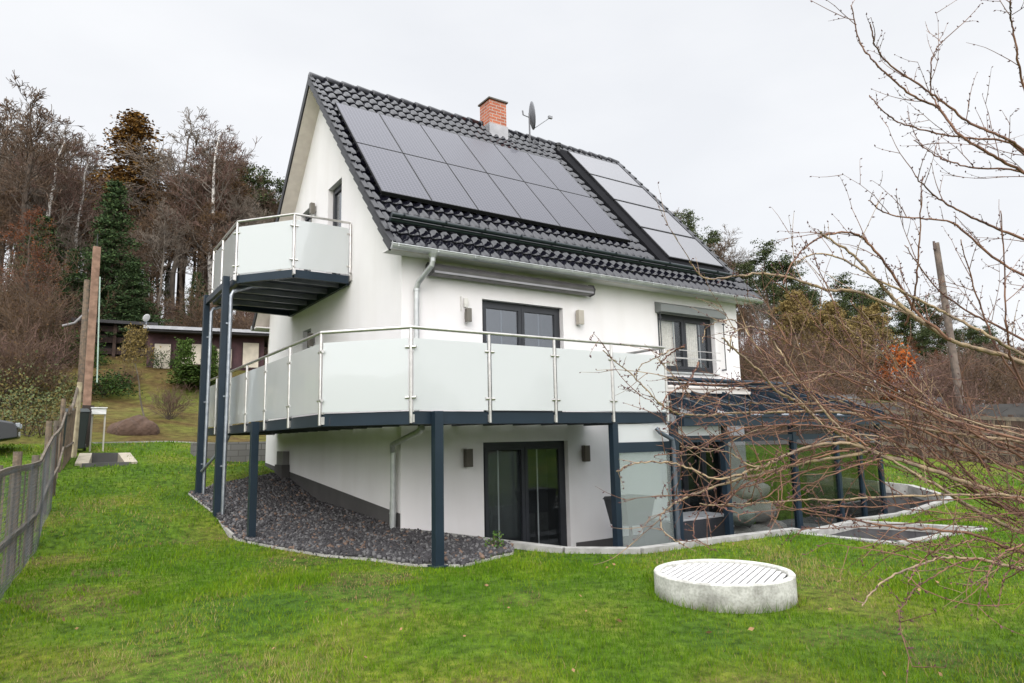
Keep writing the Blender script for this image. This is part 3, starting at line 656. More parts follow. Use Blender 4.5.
# gutters and downpipes
def gutter(y, sgn):
    q = MB(); x0, x1 = X0-.02, X1+.03; r_ = .075; nn = 8; vs = []; fs = []
    for x in (x0, x1):
        for rr in (r_, r_-.008):
            for k_ in range(nn+1):
                t_ = math.pi+math.pi*k_/nn; vs.append((x, y+rr*math.cos(t_), ZE-.012+rr*math.sin(t_)))
    m_ = nn+1
    for k_ in range(nn):
        fs += [(k_, k_+1, 2*m_+k_+1, 2*m_+k_), (m_+k_+1, m_+k_, 3*m_+k_, 3*m_+k_+1), (k_, m_+k_, m_+k_+1, k_+1), (2*m_+k_, 2*m_+k_+1, 3*m_+k_+1, 3*m_+k_)]
    q.add(vs, fs); q.tube([(x0, y+sgn*r_, ZE-.012), (x1, y+sgn*r_, ZE-.012)], .012, 8)
    for i in range(14):
        x = x0+.1+i*(x1-x0-.2)/13; q.b2((x-.012, y-r_-.004, ZE-.05), (x+.012, y-r_+.0, ZE+.002))
    for x in (x0, x1-.006):
        q.tube([(x, y, ZE-.014), (x+.006, y, ZE-.014)], .066, 12)
    return q.build('gutter', zinc, house)
GYY = -OY-.045; gutter(GYY, -1); gutter(W+OY+.045, 1)
q = MB()
q.tube([(.36, GYY, ZE-.07), (.36, GYY, ZE-.14), (.36, GYY, ZE-.2)], [.085, .05, .046], 12)
q.tube([(.36, GYY, ZE-.18), (.355, GYY+.02, ZE-.26), (.25, -.13, ZE-.50), (.235, -.085, ZE-.60)], .045, 12)
q.tube([(.235, -.085, ZE-.58), (.235, -.085, .44)], .045, 12)
for z in (2.45, 1.2): q.tube([(.235, -.085, z), (.235, -.085, z+.04)], .054, 12); q.box((.235, -.03, z+.02), (.03, .06, .03))
q.build('downpipe', zinc, house, smooth=False)
q = MB()
q.tube([(-.45, -1.66, .17), (-.42, -1.5, .12), (-.17, -.05, -.06), (-.10, .10, -.16), (-.085, .11, -.22)], .043, 12)
q.tube([(-.085, .11, -.2), (-.085, .11, -1.42)], .043, 12); q.tube([(-.085, .11, -.95), (-.085, .11, -1.36)], .052, 12)
q.tube([(-.085, .11, -1.12), (-.085, .11, -1.14)], .058, 12)
q.build('downpipe', zinc, house)

# ---------------- lower balcony
ZB = .375
DK = [(-.86, -2.17), (-1.72, -1.21), (-1.72, 7.35), (0, 7.35), (0, 0), (3.84, 0), (3.84, -2.17)]
def inset(poly, d):
    n_ = len(poly); out = []
    ar = sum(poly[i][0]*poly[(i+1) % n_][1]-poly[(i+1) % n_][0]*poly[i][1] for i in range(n_))
    sg = 1 if ar > 0 else -1
    for i in range(n_):
        p0, p1, p2 = [Vector(poly[(i+k_) % n_]).to_2d() for k_ in (-1, 0, 1)]
        a = (p1-p0).normalized(); b_ = (p2-p1).normalized(); na = Vector((-a.y, a.x))*sg; nb = Vector((-b_.y, b_.x))*sg
        m_ = (na+nb); m_ = m_/m_.dot(na) if m_.dot(na) > 1e-6 else na
        out.append((p1.x+m_.x*d, p1.y+m_.y*d))
    return out
def beams(q, pts, z0, z1, wd_):
    for a, b_ in zip(pts[:-1], pts[1:]):
        q.bar(Vector((*a, (z0+z1)/2)), Vector((*b_, (z0+z1)/2)), wd_, z1-z0)
q = MB(); ins = inset(DK, .06); q.prism(inset(DK, .095), ZB-.05, ZB-.012)
bal = q.build('balcony', mat('balcony_floor', (.10, .10, .105), .8), house)
q = MB()
pp = ins; q.prism(ins, ZB-.012, ZB-.001)
for a, b_ in ((0, 1), (1, 2), (2, 3), (5, 6), (6, 0)):
    A = Vector(pp[a]); B = Vector(pp[b_]); d_ = (B-A).normalized()
    A3 = Vector((*A, ZB-.09)); B3 = Vector((*B, ZB-.09))
    q.bar(A3, B3, .07, .155)
q.build('edge_beam', anth, bal)
q = MB()
y = -1.3
while y < 7.2: q.b2((-1.62, y, ZB-.15), (-.003, y+.09, ZB-.052)); y += .68
x = .3
while x < 3.7: q.b2((x, -2.06, ZB-.15), (x+.08, -.003, ZB-.052)); x += .62
q.build('joist', navy, bal)
def rail_post(q, x, y, z0, z1, nx_, ny_):
    q.tube([(x, y, z0), (x, y, z1)], .0215, 10)
    q.box((x-nx_*.035, y-ny_*.035, z0+.06), (.05, .05, .10)); q.box((x-nx_*.035, y-ny_*.035, z0+.16), (.04, .04, .03))
def clampq(q, x, y, z, tx, ty):
    for sg in (-1, 1): q.tube([(x+sg*tx*.02, y+sg*ty*.02, z), (x+sg*tx*.075, y+sg*ty*.075, z)], .022, 8)
def railing(parent, pts, posts, zf, zlow, H=1.08, gtop=.94, gbot=.012, glabel=None):
    """pts: plan polyline; posts: list of (segment, t) sorted"""
    q = MB(); q.tube([(p[0], p[1], zf+H) for p in pts], .0225, 12); q.build('handrail', steel, parent)
    for si in range(len(pts)-1):
        a = Vector(pts[si]); b_ = Vector(pts[si+1]); Ls = (b_-a).length; t_ = (b_-a)/Ls; nrm = Vector((t_.y, -t_.x))
        ts = [0]+[x for s_, x in posts if s_ == si]+[Ls]
        for k_ in range(len(ts)-1):
            u0 = ts[k_]+.035; u1 = ts[k_+1]-.035
            p0 = a+t_*u0; p1 = a+t_*u1; q = MB()
            q.bar(Vector((*p0, zf+(gtop+gbot)/2)), Vector((*p1, zf+(gtop+gbot)/2)), .010, gtop-gbot)
            q.build('glass_panel', milk, parent)
        for k_, u in enumerate(ts):
            if k_ == 0 and si > 0: continue
            p = a+t_*u; q = MB(); rail_post(q, p.x, p.y, zlow, zf+H-.02, nrm.x, nrm.y); po = q.build('railing_post', steel, parent)
            q = MB()
            for z in (zf+.17, zf+.82): clampq(q, p.x, p.y, z, t_.x, t_.y)
            q.build('glass_clamp', steel, parent)
side_y = [-1.21, .23, 1.63, 2.99, 4.37, 5.8, 7.35]
front_x = [-.86, .33, 1.47, 2.60, 3.80]
rp = [(-1.72, 7.35), (-1.72, -1.21), (-.86, -2.17), (3.80, -2.17), (3.80, -.9)]
railing(bal, rp, [(0, 7.35-v) for v in side_y[::-1][1:-1]]+[(2, v+.86) for v in front_x[1:-1]], ZB, ZB-.155)
# posts under the balcony
for x, y, zt in ((-.51, -2.22, None), (-1.80, 1.92, None)):
    q = MB(); zb_ = T(x, y)-.15; q.b2((x-.06, y-.06, zb_), (x+.06, y+.06, ZB-.004)); q.box((x, y, T(x, y)+.02), (.2, .2, .02))
    q.build('support_post', anth, bal, bevel=.006)

# ---------------- upper balcony
ZU = 3.20
UB = [(0, 2.30), (-1.12, 2.30), (-1.92, 3.30), (-1.92, 5.62), (-1.30, 6.15), (0, 6.35)]
q = MB(); q.prism(inset(UB, .08), ZU-.05, ZU-.012); ub = q.build('upper_balcony', navy, house)
q = MB(); iu = inset(UB, .05); q.prism(iu, ZU-.012, ZU-.001)
for a, b_ in zip(iu[:-1], iu[1:]): q.bar(Vector((*a, ZU-.085)), Vector((*b_, ZU-.085)), .08, .15)
q.bar((-.05, 2.38, ZU-.1), (-.05, 6.27, ZU-.1), .06, .16)
q.build('edge_beam', anth, ub)
q = MB()
for i in range(5):
    y = 2.75+i*.68; xl = -1.84 if 3.35 < y < 5.55 else (-1.45 if y < 3.35 else -1.25); q.b2((xl, y, ZU-.15), (-.09, y+.05, ZU-.052))
q.build('joist', mat('galvanised_joist', (.20, .21, .24), .4, metal=.5), ub)
up_ = [(-.03, 2.30), (-1.12, 2.30), (-1.92, 3.30), (-1.92, 5.62), (-1.30, 6.15), (-.05, 6.35)]
railing(ub, up_, [(2, 1.35)], ZU, ZU-.12, H=1.05)
for x, y, jx in ((-2.02, 3.66, .085), (-2.02, 5.64, .085)):
    q = MB(); q.b2((x-.06, y-.06, T(x, y)-.1), (x+.06, y+.06, ZU+.03)); q.build('support_post', anth, ub, bevel=.005)
    q = MB(); q.tube([(x+.75, y-.1, ZU-.10), (x+.45, y-.1, ZU-.14), (x+jx+.03, y-.1, ZU-.28), (x+jx, y-.1, ZU-.36), (x+jx, y-.1, ZU-.5)], .036, 10)
    q.tube([(x+jx, y-.1, ZU-.48), (x+jx, y-.1, T(x+jx, y-.1)-.05)], .036, 10)
    for z in (2.3, .9, -.4): q.box((x+jx-.03, y-.07, z), (.08, .03, .03)); q.tube([(x+jx, y-.1, z-.02), (x+jx, y-.1, z+.02)], .042, 10)
    q.build('downpipe', galv, ub)
q = MB(); q.bar((-2.02, 3.66, ZU-.12), (-2.02, 5.64, ZU-.12), .07, .12); q.build('cross_beam', anth, ub)
q = MB(); q.tube([(-2.0, 5.50, -.55), (-1.70, 4.9, -.05), (-1.62, 4.8, .18)], .028, 8); q.build('drain_pipe', galv, ub)
KEEP[0] = False
# ================================================================= veranda
KEEP[0] = True
ver = thing('glass_veranda', 'anthracite framed glass veranda standing on the sunken terrace under the balcony end', 'veranda', (0, 0, 0))
def zroof(y): return 1.05+(.33-1.05)*(y/-2.2)
q = MB()
XP = [2.64, 3.95, 5.25, 7.28, 8.75, 9.6, 10.4]
for i, x in enumerate(XP):
    q = MB(); s_ = .075 if i == 1 else (.055 if i < 4 else .045)
    q.b2((x-s_, -2.10-s_, -2.22), (x+s_, -2.10+s_, .20 if i in (0, 1) else .16)); q.build('post', anth, ver, bevel=.005)
for x, y in ((10.4, 0), (10.4, -1.05)):
    q = MB(); q.b2((x-.045, y-.045, -2.22), (x+.045, y+.045, zroof(y)-.06)); q.build('post', anth, ver, bevel=.005)
q = MB(); q.b2((2.70, -2.14, -.26), (3.87, -2.06, -.10)); q.build('beam', anth, ver); q = MB(); q.b2((2.70, -2.13, -2.2), (3.87, -2.07, -2.10)); q.build('beam', anth, ver)
q = MB(); q.b2((2.71, -2.105, -2.1), (3.865, -2.095, -.262)); q.build('glass_pane', smoke, ver)
q = MB(); q.b2((2.71, -2.105, -.098), (3.865, -2.095, .19)); q.build('glass_pane', milk, ver)
q = MB(); q.b2((4.03, -2.14, -.13), (5.19, -2.06, -.02)); q.build('beam', anth, ver)
q = MB(); q.b2((4.03, -2.105, -.018), (5.19, -2.095, .26)); q.build('glass_pane', milk, ver)
q = MB(); q.b2((5.31, -2.14, -.14), (10.35, -2.06, -.03)); q.build('beam', anth, ver); q = MB(); q.b2((4.03, -2.15, -2.22), (10.35, -2.05, -2.14)); q.build('beam', anth, ver)
for a, b_ in zip(XP[3:-1], XP[4:]):
    q = MB(); q.b2((a+.05, -2.105, -2.14), (b_-.05, -2.095, -.14)); q.build('glass_pane', verglass, ver)
q = MB(); q.b2((5.31, -2.105, -2.14), (7.22, -2.095, -.14)); q.build('glass_pane', verglass, ver)
q = MB(); q.b2((10.395, -2.0, -2.14), (10.405, -1.1, .2)); q.b2((10.395, -1.0, -2.14), (10.405, -.05, .5)); q.build('glass_pane', verglass, ver)
# roof: gutter beam, rafters, glass, purlin at the wall
q = MB(); q.b2((3.99, -2.34, .14), (10.6, -2.17, .31)); q.b2((3.99, -2.36, .29), (10.6, -2.33, .33)); q.build('gutter_beam', anth, ver, bevel=.004)
q = MB(); q.b2((3.99, -.07, .96), (10.6, -.004, 1.12)); q.build('wall_beam', anth, ver)
for i in range(8):
    x = 4.03+i*.935; q = MB(); q.bar((x, -2.2, .37), (x, -.06, 1.07), .06, .12); q.build('rafter', anth, ver)
q = MB(); q.add([(4.06, -2.2, .335), (10.58, -2.2, .335), (10.58, -.07, 1.035), (4.06, -.07, 1.035), (4.06, -2.2, .325), (10.58, -2.2, .325), (10.58, -.07, 1.025), (4.06, -.07, 1.025)], [(0, 1, 2, 3), (7, 6, 5, 4), (0, 4, 5, 1), (2, 6, 7, 3)])
q.build('roof_panel', clearglass('tinted_roof_glass', (.62, .65, .68), .10), ver)
q = MB(); q.tube([(4.6, -.82, .93), (7.7, -.82, .93)], .045, 10); q.b2((4.6, -.88, .83), (7.75, -.75, .89)); q.build('blind_casing', mat('cream_casing', (.48, .45, .42), .6), ver)
q = MB(); q.tube([(4.1, -.35, 1.16), (10.3, -.5, 1.12)], .05, 8); q.build('blind_roller', anth, ver)
q = MB(); q.tube([(3.52, -2.16, .12), (3.56, -2.2, .05), (3.80, -2.24, -.07), (3.82, -2.24, -.2)], .035, 10); q.tube([(3.82, -2.24, -.18), (3.82, -2.24, -2.2)], .035, 10)
for z in (-.6, -1.4): q.box((3.84, -2.2, z), (.03, .07, .03))
q.build('downpipe', mat('blue_grey_pipe', (.10, .12, .145), .4, metal=.4), ver)
KEEP[0] = False

# furniture behind the glass
def frustum(q, c, bot, top, h, mi=0):
    x, y, z = c; a, b_ = bot; c2, d = top
    vs = [(x-a, y-b_, z), (x+a, y-b_, z), (x+a, y+b_, z), (x-a, y+b_, z), (x-c2, y-d, z+h), (x+c2, y-d, z+h), (x+c2, y+d, z+h), (x-c2, y+d, z+h)]
    q.add(vs, [(3, 2, 1, 0), (4, 5, 6, 7), (0, 1, 5, 4), (1, 2, 6, 5), (2, 3, 7, 6), (3, 0, 4, 7)], mi)
pl_ = thing('grill', 'dark grey hooded grill box on a thin pedestal behind the milky glass pane', 'grill', (3.72, -1.25, -2.22))
KEEP[0] = True
gpl = mat('dark_grey_plastic', (.06, .062, .068), .6, ns=8)
q = MB(); frustum(q, (0, 0, .72), (.26, .22), (.34, .28), .42); q.build('box', gpl, pl_, bevel=.01)
q = MB(); frustum(q, (0, 0, 1.141), (.36, .30), (.33, .27), .05); q.build('lid', gpl, pl_, bevel=.01)
q = MB(); q.tube([(0, 0, .04), (0, 0, .72)], .03, 10); q.tube([(-.25, 0, .03), (.25, 0, .03)], .03, 8); q.tube([(0, -.22, .03), (0, .22, .03)], .03, 8); q.build('pedestal', browns, pl_)
tb = thing('garden_table', 'garden table with a dark cover and pale edge inside the veranda', 'table', (5.15, -1.2, -2.22))
q = MB(); q.box((0, 0, .73), (1.55, .8, .035)); q.build('table_top', mat('pale_table_edge', (.36, .36, .37), .4), tb, bevel=.006)
q = MB(); frustum(q, (0, 0, .12), (.70, .34), (.76, .39), .588); q.build('cover', mat('dark_cover', (.025, .028, .035), .8, bump=.5, bscale=8), tb, bevel=.02)
for sx_ in (-1, 1):
    for sy_ in (-1, 1):
        q = MB(); q.b2((sx_*.66-.025, sy_*.3-.025, 0), (sx_*.66+.025, sy_*.3+.025, .118)); q.build('leg', anth, tb)
def boulder(loc, sc, label, m, seed):
    r_ = random.Random(seed); bm = bmesh.new(); bmesh.ops.create_icosphere(bm, subdivisions=3, radius=1)
    ph = [r_.uniform(0, 6) for _ in range(6)]
    for v in bm.verts:
        c_ = v.co; k_ = 1+.10*math.sin(2.3*c_.x+ph[0])+.08*math.sin(3.1*c_.y+ph[1])+.06*math.sin(4*c_.z+ph[2]+c_.x*2)
        v.co = Vector((c_.x*sc[0], c_.y*sc[1], (abs(c_.z)**.85*(1 if c_.z > 0 else -1))*sc[2]))*k_
    me = bpy.data.meshes.new('boulder'); bm.to_mesh(me); bm.free(); me.materials.append(m)
    me.polygons.foreach_set('use_smooth', [True]*len(me.polygons))
    o = link('boulder', me); o.location = loc; o.rotation_euler = (0, 0, r_.uniform(-.4, .4)); return tag(o, label, 'boulder', 'rounded boulders heaped by the veranda')
bg1 = mat('grey_boulder', (.60, .575, .56), .8, bump=.3, bscale=12, ns=4, col2=(.42, .41, .40)); bg2 = mat('greenish_boulder', (.44, .50, .44), .8, bump=.3, bscale=12, ns=4, col2=(.24, .28, .24))
bl = [((6.12, -1.62, -1.92), (.30, .26, .24), 'round grey boulder at the bottom left of the heap behind the veranda glass', bg1), ((6.98, -1.66, -1.90), (.36, .28, .24), 'wide dark grey boulder at the bottom right of the heap', bg1),
      ((6.52, -1.78, -1.90), (.30, .2, .22), 'low grey boulder at the foot of the heap in front of the others', bg1),
      ((6.02, -1.72, -1.50), (.30, .24, .18), 'greenish oval boulder on the left of the heap', bg2), ((6.75, -1.64, -1.47), (.42, .30, .20), 'long light grey boulder lying in the middle of the heap', bg1),
      ((6.62, -1.60, -1.08), (.36, .27, .19), 'grey boulder topmost of the heap behind the veranda glass', bg1)]
for i, (a, b_, c_, d_) in enumerate(bl): boulder(a, b_, c_, d_, i)
KEEP[0] = False

# concrete well ring with slatted cover
RZ = T(*RING)
KEEP[0] = True
wl_ = thing('well_ring', 'round pale concrete well ring with slatted lid standing in the lawn', 'well cover', (RING[0], RING[1], RZ))
q = MB(); n_ = 64; zt = -1.40-RZ
prf = [(.70, -.15), (.70, zt-.012), (.69, zt), (.64, zt), (.63, zt-.012), (.63, zt-.10)]
vs = [(r_*math.cos(2*math.pi*k_/n_), r_*math.sin(2*math.pi*k_/n_), z) for r_, z in prf for k_ in range(n_)]
fs = [(i*n_+k_, i*n_+(k_+1) % n_, (i+1)*n_+(k_+1) % n_, (i+1)*n_+k_) for i in range(len(prf)-1) for k_ in range(n_)]
q.add(vs, fs)
cr_, cn, cb = newmat('weathered_ring_concrete'); tcn = cn.nodes.new('ShaderNodeTexCoord')
c1 = ramp(cn, gate_noise(cn, 5, tcn.outputs['Object'], 8), [(.3, (.36, .35, .32)), (.5, (.56, .55, .51)), (.7, (.62, .61, .57))])
c2 = ramp(cn, gate_noise(cn, 45, tcn.outputs['Object'], 3), [(.35, (.75, .75, .73)), (.6, (1, 1, 1))])
c3 = mixc(cn, 1.0, c1, c2, 'MULTIPLY')
spz = cn.nodes.new('ShaderNodeSeparateXYZ'); cn.links.new(tcn.outputs['Object'], spz.inputs[0])
mz = cn.nodes.new('ShaderNodeMath'); mz.operation = 'MULTIPLY_ADD'; mz.inputs[1].default_value = .25; cn.links.new(gate_noise(cn, 4, tcn.outputs['Object'], 4), mz.inputs[0]); cn.links.new(spz.outputs[2], mz.inputs[2])
moss = ramp(cn, mz.outputs[0], [(.10, (.20, .21, .14)), (.26, (1, 1, 1))])
cn.links.new(mixc(cn, .8, c3, moss, 'MULTIPLY'), cb.inputs['Base Color']); cb.inputs['Roughness'].default_value = .95
q.build('ring', cr_, wl_, smooth=False)
for pl2 in wl_.children[-1].data.polygons: pl2.use_smooth = False
q = MB(); ang = math.radians(-65); ca, sa = math.cos(ang), math.sin(ang); i = -.60
while i <= .60:
    hl = math.sqrt(max(.0, .622**2-i*i))
    if hl > .05:
        a = Vector((i*ca-(-hl)*sa, i*sa+(-hl)*ca, zt-.035)); b_ = Vector((i*ca-hl*sa, i*sa+hl*ca, zt-.035)); q.bar(a, b_, .052, .008)
    i += .068
for j in (-.3, .3):
    hl = math.sqrt(.61**2-j*j); a = Vector((-hl*ca-j*sa, -hl*sa+j*ca, zt-.066)); b_ = Vector((hl*ca-j*sa, hl*sa+j*ca, zt-.066)); q.bar(a, b_, .07, .03)
q.build('slatted_lid', mat('pale_slats', (.62, .61, .60), .7, ns=8, col2=(.48, .47, .46)), wl_)
q = MB(); q.tube([(0, 0, zt-.16), (0, 0, zt-.14)], .628, 32); q.build('inner_floor', mat('dark_inside', (.22, .22, .21), .9), wl_)

# rectangular light well in the rear lawn
cz = sum(p.z for p in WELL)/4; cp = Vector((sum(p.x for p in WELL)/4, sum(p.y for p in WELL)/4, 0))
lw = thing('light_well', 'sunken rectangular concrete well with dark inside in the lawn near the fence', 'light well', (cp.x, cp.y, T(cp.x, cp.y)))
loc = [Vector((p.x-cp.x, p.y-cp.y, T(p.x, p.y)-T(cp.x, cp.y)+.02)) for p in WELL]
for i in range(4):
    q = MB(); a, b_ = loc[i], loc[(i+1) % 4]; d_ = (b_-a).normalized(); wd_ = .28 if i in (1, 3) else .10
    q.bar(a+Vector((0, 0, -.22)), b_+Vector((0, 0, -.22+(.003 if i % 2 else 0))), wd_, .5); q.build('rim', mat('sandy_concrete', (.40, .35, .27), .9, ns=5, col2=(.30, .27, .21)) if i in (1, 3) else mat('shaded_rim_concrete', (.09, .088, .085), .9), lw)  # near and far sides coloured darker, painting the shade inside the well
q = MB(); q.prism([(v.x, v.y) for v in loc], -.42, -.40); q.build('cover', mat('shaded_well_inside', (.022, .023, .026), .9, spec=.1), lw)  # near-black sheet painted as the shade inside the well, not a real cover
KEEP[0] = False
# stone retaining wall behind the house
stn, n, b = newmat('grey_stone_blocks'); t = n.nodes.new('ShaderNodeTexCoord'); br = n.nodes.new('ShaderNodeTexBrick')
br.inputs['Scale'].default_value = 1; br.inputs['Brick Width'].default_value = .42; br.inputs['Row Height'].default_value = .17; br.inputs['Mortar Size'].default_value = .012
br.inputs['Color1'].default_value = (.17, .165, .16, 1); br.inputs['Color2'].default_value = (.11, .105, .10, 1); br.inputs['Mortar'].default_value = (.08, .075, .07, 1)
n.links.new(t.outputs['UV'], br.inputs['Vector']); n.links.new(br.outputs['Color'], b.inputs['Base Color']); b.inputs['Roughness'].default_value = .9
q = MB()
q.b2((-1.4, 10.5, -1.4), (7.0, 10.9, .06)); rw = q.build('retaining_wall', stn); uvbox(rw); tag(rw, 'low grey block retaining wall behind the house', 'wall')
# ================================================================= left fence, bin, car, poles
KEEP[0] = True
def fpt(t_):   # fence line from near-left to far
    pts = [(-5.28, -5.2), (-5.0, -.6), (-4.72, 3.6), (-4.52, 6.4), (-4.42, 8.8)]
    ls = [0]
    for a, b_ in zip(pts[:-1], pts[1:]): ls.append(ls[-1]+math.dist(a, b_))
    s_ = t_*ls[-1]
    for i in range(len(pts)-1):
        if s_ <= ls[i+1]+1e-6:
            f = (s_-ls[i])/(ls[i+1]-ls[i]); return Vector((pts[i][0]+(pts[i+1][0]-pts[i][0])*f, pts[i][1]+(pts[i+1][1]-pts[i][1])*f, 0))
fl = 14.1
fence = thing('wire_fence', 'old grey wooden picket and wire mesh fence along the left lawn edge', 'fence', (0, 0, 0))
_FZ = [(fpt(i/7*.999).y, T(fpt(i/7*.999).x, fpt(i/7*.999).y)) for i in range(8)]
def fz(p): return float(np.interp(p.y, [a for a, b_ in _FZ], [b_ for a, b_ in _FZ]))
HF = 1.42
for i in range(8):
    p = fpt(i/7*.999); q = MB(); h = HF+[.0, .05, .0, .12, .05, .22, .1, .25][i]
    q.tube([Vector((p.x-.05, p.y, fz(p)-.2)), Vector((p.x-.05+rnd.uniform(-.03, .03), p.y, fz(p)+h))], .05, 8); q.build('post', woodw if i % 2 else woodg, fence)
for zz, yy in ((HF-.08, 0), (.55, .02)):
    q = MB(); prev = None
    for i in range(15):
        p = fpt(i/14*.999); v = Vector((p.x+.012, p.y, fz(p)+zz+.012*math.sin(i*1.7)))
        if prev is not None: q.bar(prev, v, .035, .075)
        prev = v
    q.build('rail', woodg, fence)
for i in range(82):
    t_ = i/81*.998; p = fpt(t_)
    if rnd.random() < .10 or i % 3: continue
    q = MB(); h = HF-.10+rnd.uniform(-.12, .06)+(.15 if t_ > .75 else 0)
    q.bar(Vector((p.x-.045, p.y+rnd.uniform(-.02, .02), fz(p)-.02)), Vector((p.x-.045, p.y+rnd.uniform(-.03, .03), fz(p)+h)), .018, .085, up=(0, 1, 0))
    q.build('picket', rnd.choice([woodw, woodg, browns, woodw]), fence)
q = MB(); nn = 150
for i in range(nn):
    p = fpt(i/(nn-1)*.74); w_ = .012*math.sin(i*.23); a = Vector((p.x+.04+w_, p.y, fz(p)+.02)); b_ = a+Vector((.0, 0, 1.34)); q.bar(a, b_, .003, .003)
for k_ in range(27):
    prev = None
    for i in range(24):
        p = fpt(i/23*.74); v = Vector((p.x+.04+.012*math.sin(i*3), p.y, fz(p)+.04+k_*.05))
        if prev is not None: q.bar(prev, v, .004, .004)
        prev = v
q.build('wire_mesh', mat('grey_wire', (.11, .115, .12), .6, metal=.3), fence)
gate = thing('wooden_gate', 'leaning brown board gate at the far end of the left fence', 'gate', (-4.40, 9.0, T(-4.4, 9.0)))
for i in range(9):
    q = MB(); y = .15*i; q.bar((.02*i, y, -.05), (.02*i+.05, y+.01, 1.45+.06*math.sin(i)), .02, .12, up=(0, 1, 0)); q.build('board', woodw, gate)
q = MB(); q.tube([(.03, -.1, 1.28), (.08, .5, 1.30), (.16, 1.1, 1.62), (.22, 1.4, 2.0)], .035, 8); q.tube([(.03, -.1, .5), (.2, 1.3, .62)], .03, 8); q.build('rail', woodg, gate)
q = MB(); q.tube([(.24, 1.38, -.3), (.26, 1.42, 2.15)], .06, 8); q.build('post', mat('pale_post', (.42, .36, .24), .85, ns=6, col2=(.25, .2, .13)), gate)

bp = atr(74, 440, 21.5); bz = T(bp.x, bp.y)
bin_ = thing('wheelie_bin', 'black wheelie bin between the gate and the utility pole', 'bin', (bp.x, bp.y, bz))
bm_ = mat('black_green_bin', (.006, .012, .011), .5)
q = MB(); frustum(q, (0, 0, .08), (.24, .26), (.30, .36), .95); q.build('body', bm_, bin_, bevel=.02)
q = MB(); frustum(q, (0, 0, 1.035), (.33, .40), (.26, .30), .10); q.build('lid', bm_, bin_, bevel=.02)
for s_ in (-1, 1):
    q = MB(); q.tube([(s_*.26-.03, .25, .1), (s_*.26+.03, .25, .1)], .1, 16); q.build('wheel', black, bin_)
q = MB(); q.box((-.1, -.33, .35), (.16, .01, .2)); q.build('sticker', mat('white_sticker', (.6, .6, .58), .5), bin_)

# utility poles
up1 = atr(93, 440, 22.6)
pole = thing('utility_pole', 'tall pinkish brown utility pole standing beside the letterbox', 'utility pole', (up1.x, up1.y, T(up1.x, up1.y)))
topz = atr(95, 247, 22.6).z-T(up1.x, up1.y)
polem = mat('pinkish_pole', (.27, .165, .115), .9, bump=.8, bscale=9, ns=6, col2=(.16, .095, .065))
PT = atr(97, 247, 22.6); PTX = PT.x-up1.x; PTY = PT.y-up1.y; q = MB(); q.bar((-.20, 0, -.3), (PTX, PTY, topz), .21, .2); q.build('shaft', polem, pole, bevel=.02)
q = MB(); q.bar((-.20, -.02, -.3), (-.17, -.02, 1.15), .31, .28); q.build('base', mat('dark_pole_base', (.035, .025, .02), .9), pole)
q = MB(); q.bar((.0, -.09, 1.8), (PTX+.12, PTY-.12, topz-.9), .035, .035); q.build('cable_duct', mat('pale_green_duct', (.33, .42, .36), .5), pole)
q = MB(); q.tube([(PTX, PTY, topz), (PTX, PTY, topz+.4)], .012, 6); q.build('spike', black, pole)
b2_ = atr(80, 400, 31); pole2 = thing('utility_pole', 'thin brown wooden pole with a bent bracket behind the tall pinkish pole', 'utility pole', (b2_.x, b2_.y, T(b2_.x, b2_.y)-.2))
tp = atr(87, 280, 31)
q = MB(); q.tube([(0, 0, 0), (tp.x-b2_.x, 0, tp.z-T(b2_.x, b2_.y)+.2)], [.13, .10], 10); q.build('shaft', woodw, pole2)
hz = tp.z-T(b2_.x, b2_.y)+.2
q = MB(); q.tube([(.30, 0, hz-1.0), (.0, 0, hz-1.3), (-.35, 0, hz-1.75), (-.75, 0, hz-1.9)], .05, 8); q.build('bracket', mat('grey_bracket', (.18, .17, .17), .6), pole2)
b3 = atr(957, 430, 30); t3 = atr(957, 240, 30); z3 = T(b3.x, b3.y)
pole3 = thing('utility_pole', 'weathered utility pole rising behind the bare twigs on the right', 'utility pole', (b3.x, b3.y, z3))
q = MB(); q.tube([(.35, -.15, -.3), (0, 0, t3.z-z3)], [.15, .11], 12); q.build('shaft', mat('grey_brown_pole', (.17, .13, .105), .9, ns=5, col2=(.09, .07, .06)), pole3)
q = MB()
for s_ in (-1, 1): q.tube([(s_*.16, 0, t3.z-z3-.25), (s_*.16, 0, t3.z-z3+.05)], .045, 8)
q.bar((-.22, 0, t3.z-z3-.25), (.22, 0, t3.z-z3-.25), .06, .06); q.build('insulator', mat('dark_insulator', (.08, .05, .04), .4), pole3)
lb = atr(97, 441, 21.6); lz = T(lb.x, lb.y)
lbx = thing('letterbox', 'white letterbox on two thin pale legs at the rear lawn edge', 'letterbox', (lb.x, lb.y, lz))
topl = atr(97, 408, 21.6).z-lz
q = MB(); q.box((0, 0, topl-.09), (.34, .2, .17)); q.build('box', mat('white_enamel', (.78, .78, .76), .4), lbx, bevel=.012)
q = MB(); q.box((0, -.02, topl+.005), (.38, .26, .02)); q.build('lid', mat('white_enamel', (.78, .78, .76), .4), lbx)
for s_ in (-1, 1):
    q = MB(); q.b2((s_*.15-.02, -.02, -.1), (s_*.15+.02, .02, topl-.175)); q.build('leg', mat('pale_leg', (.45, .42, .36), .7), lbx)

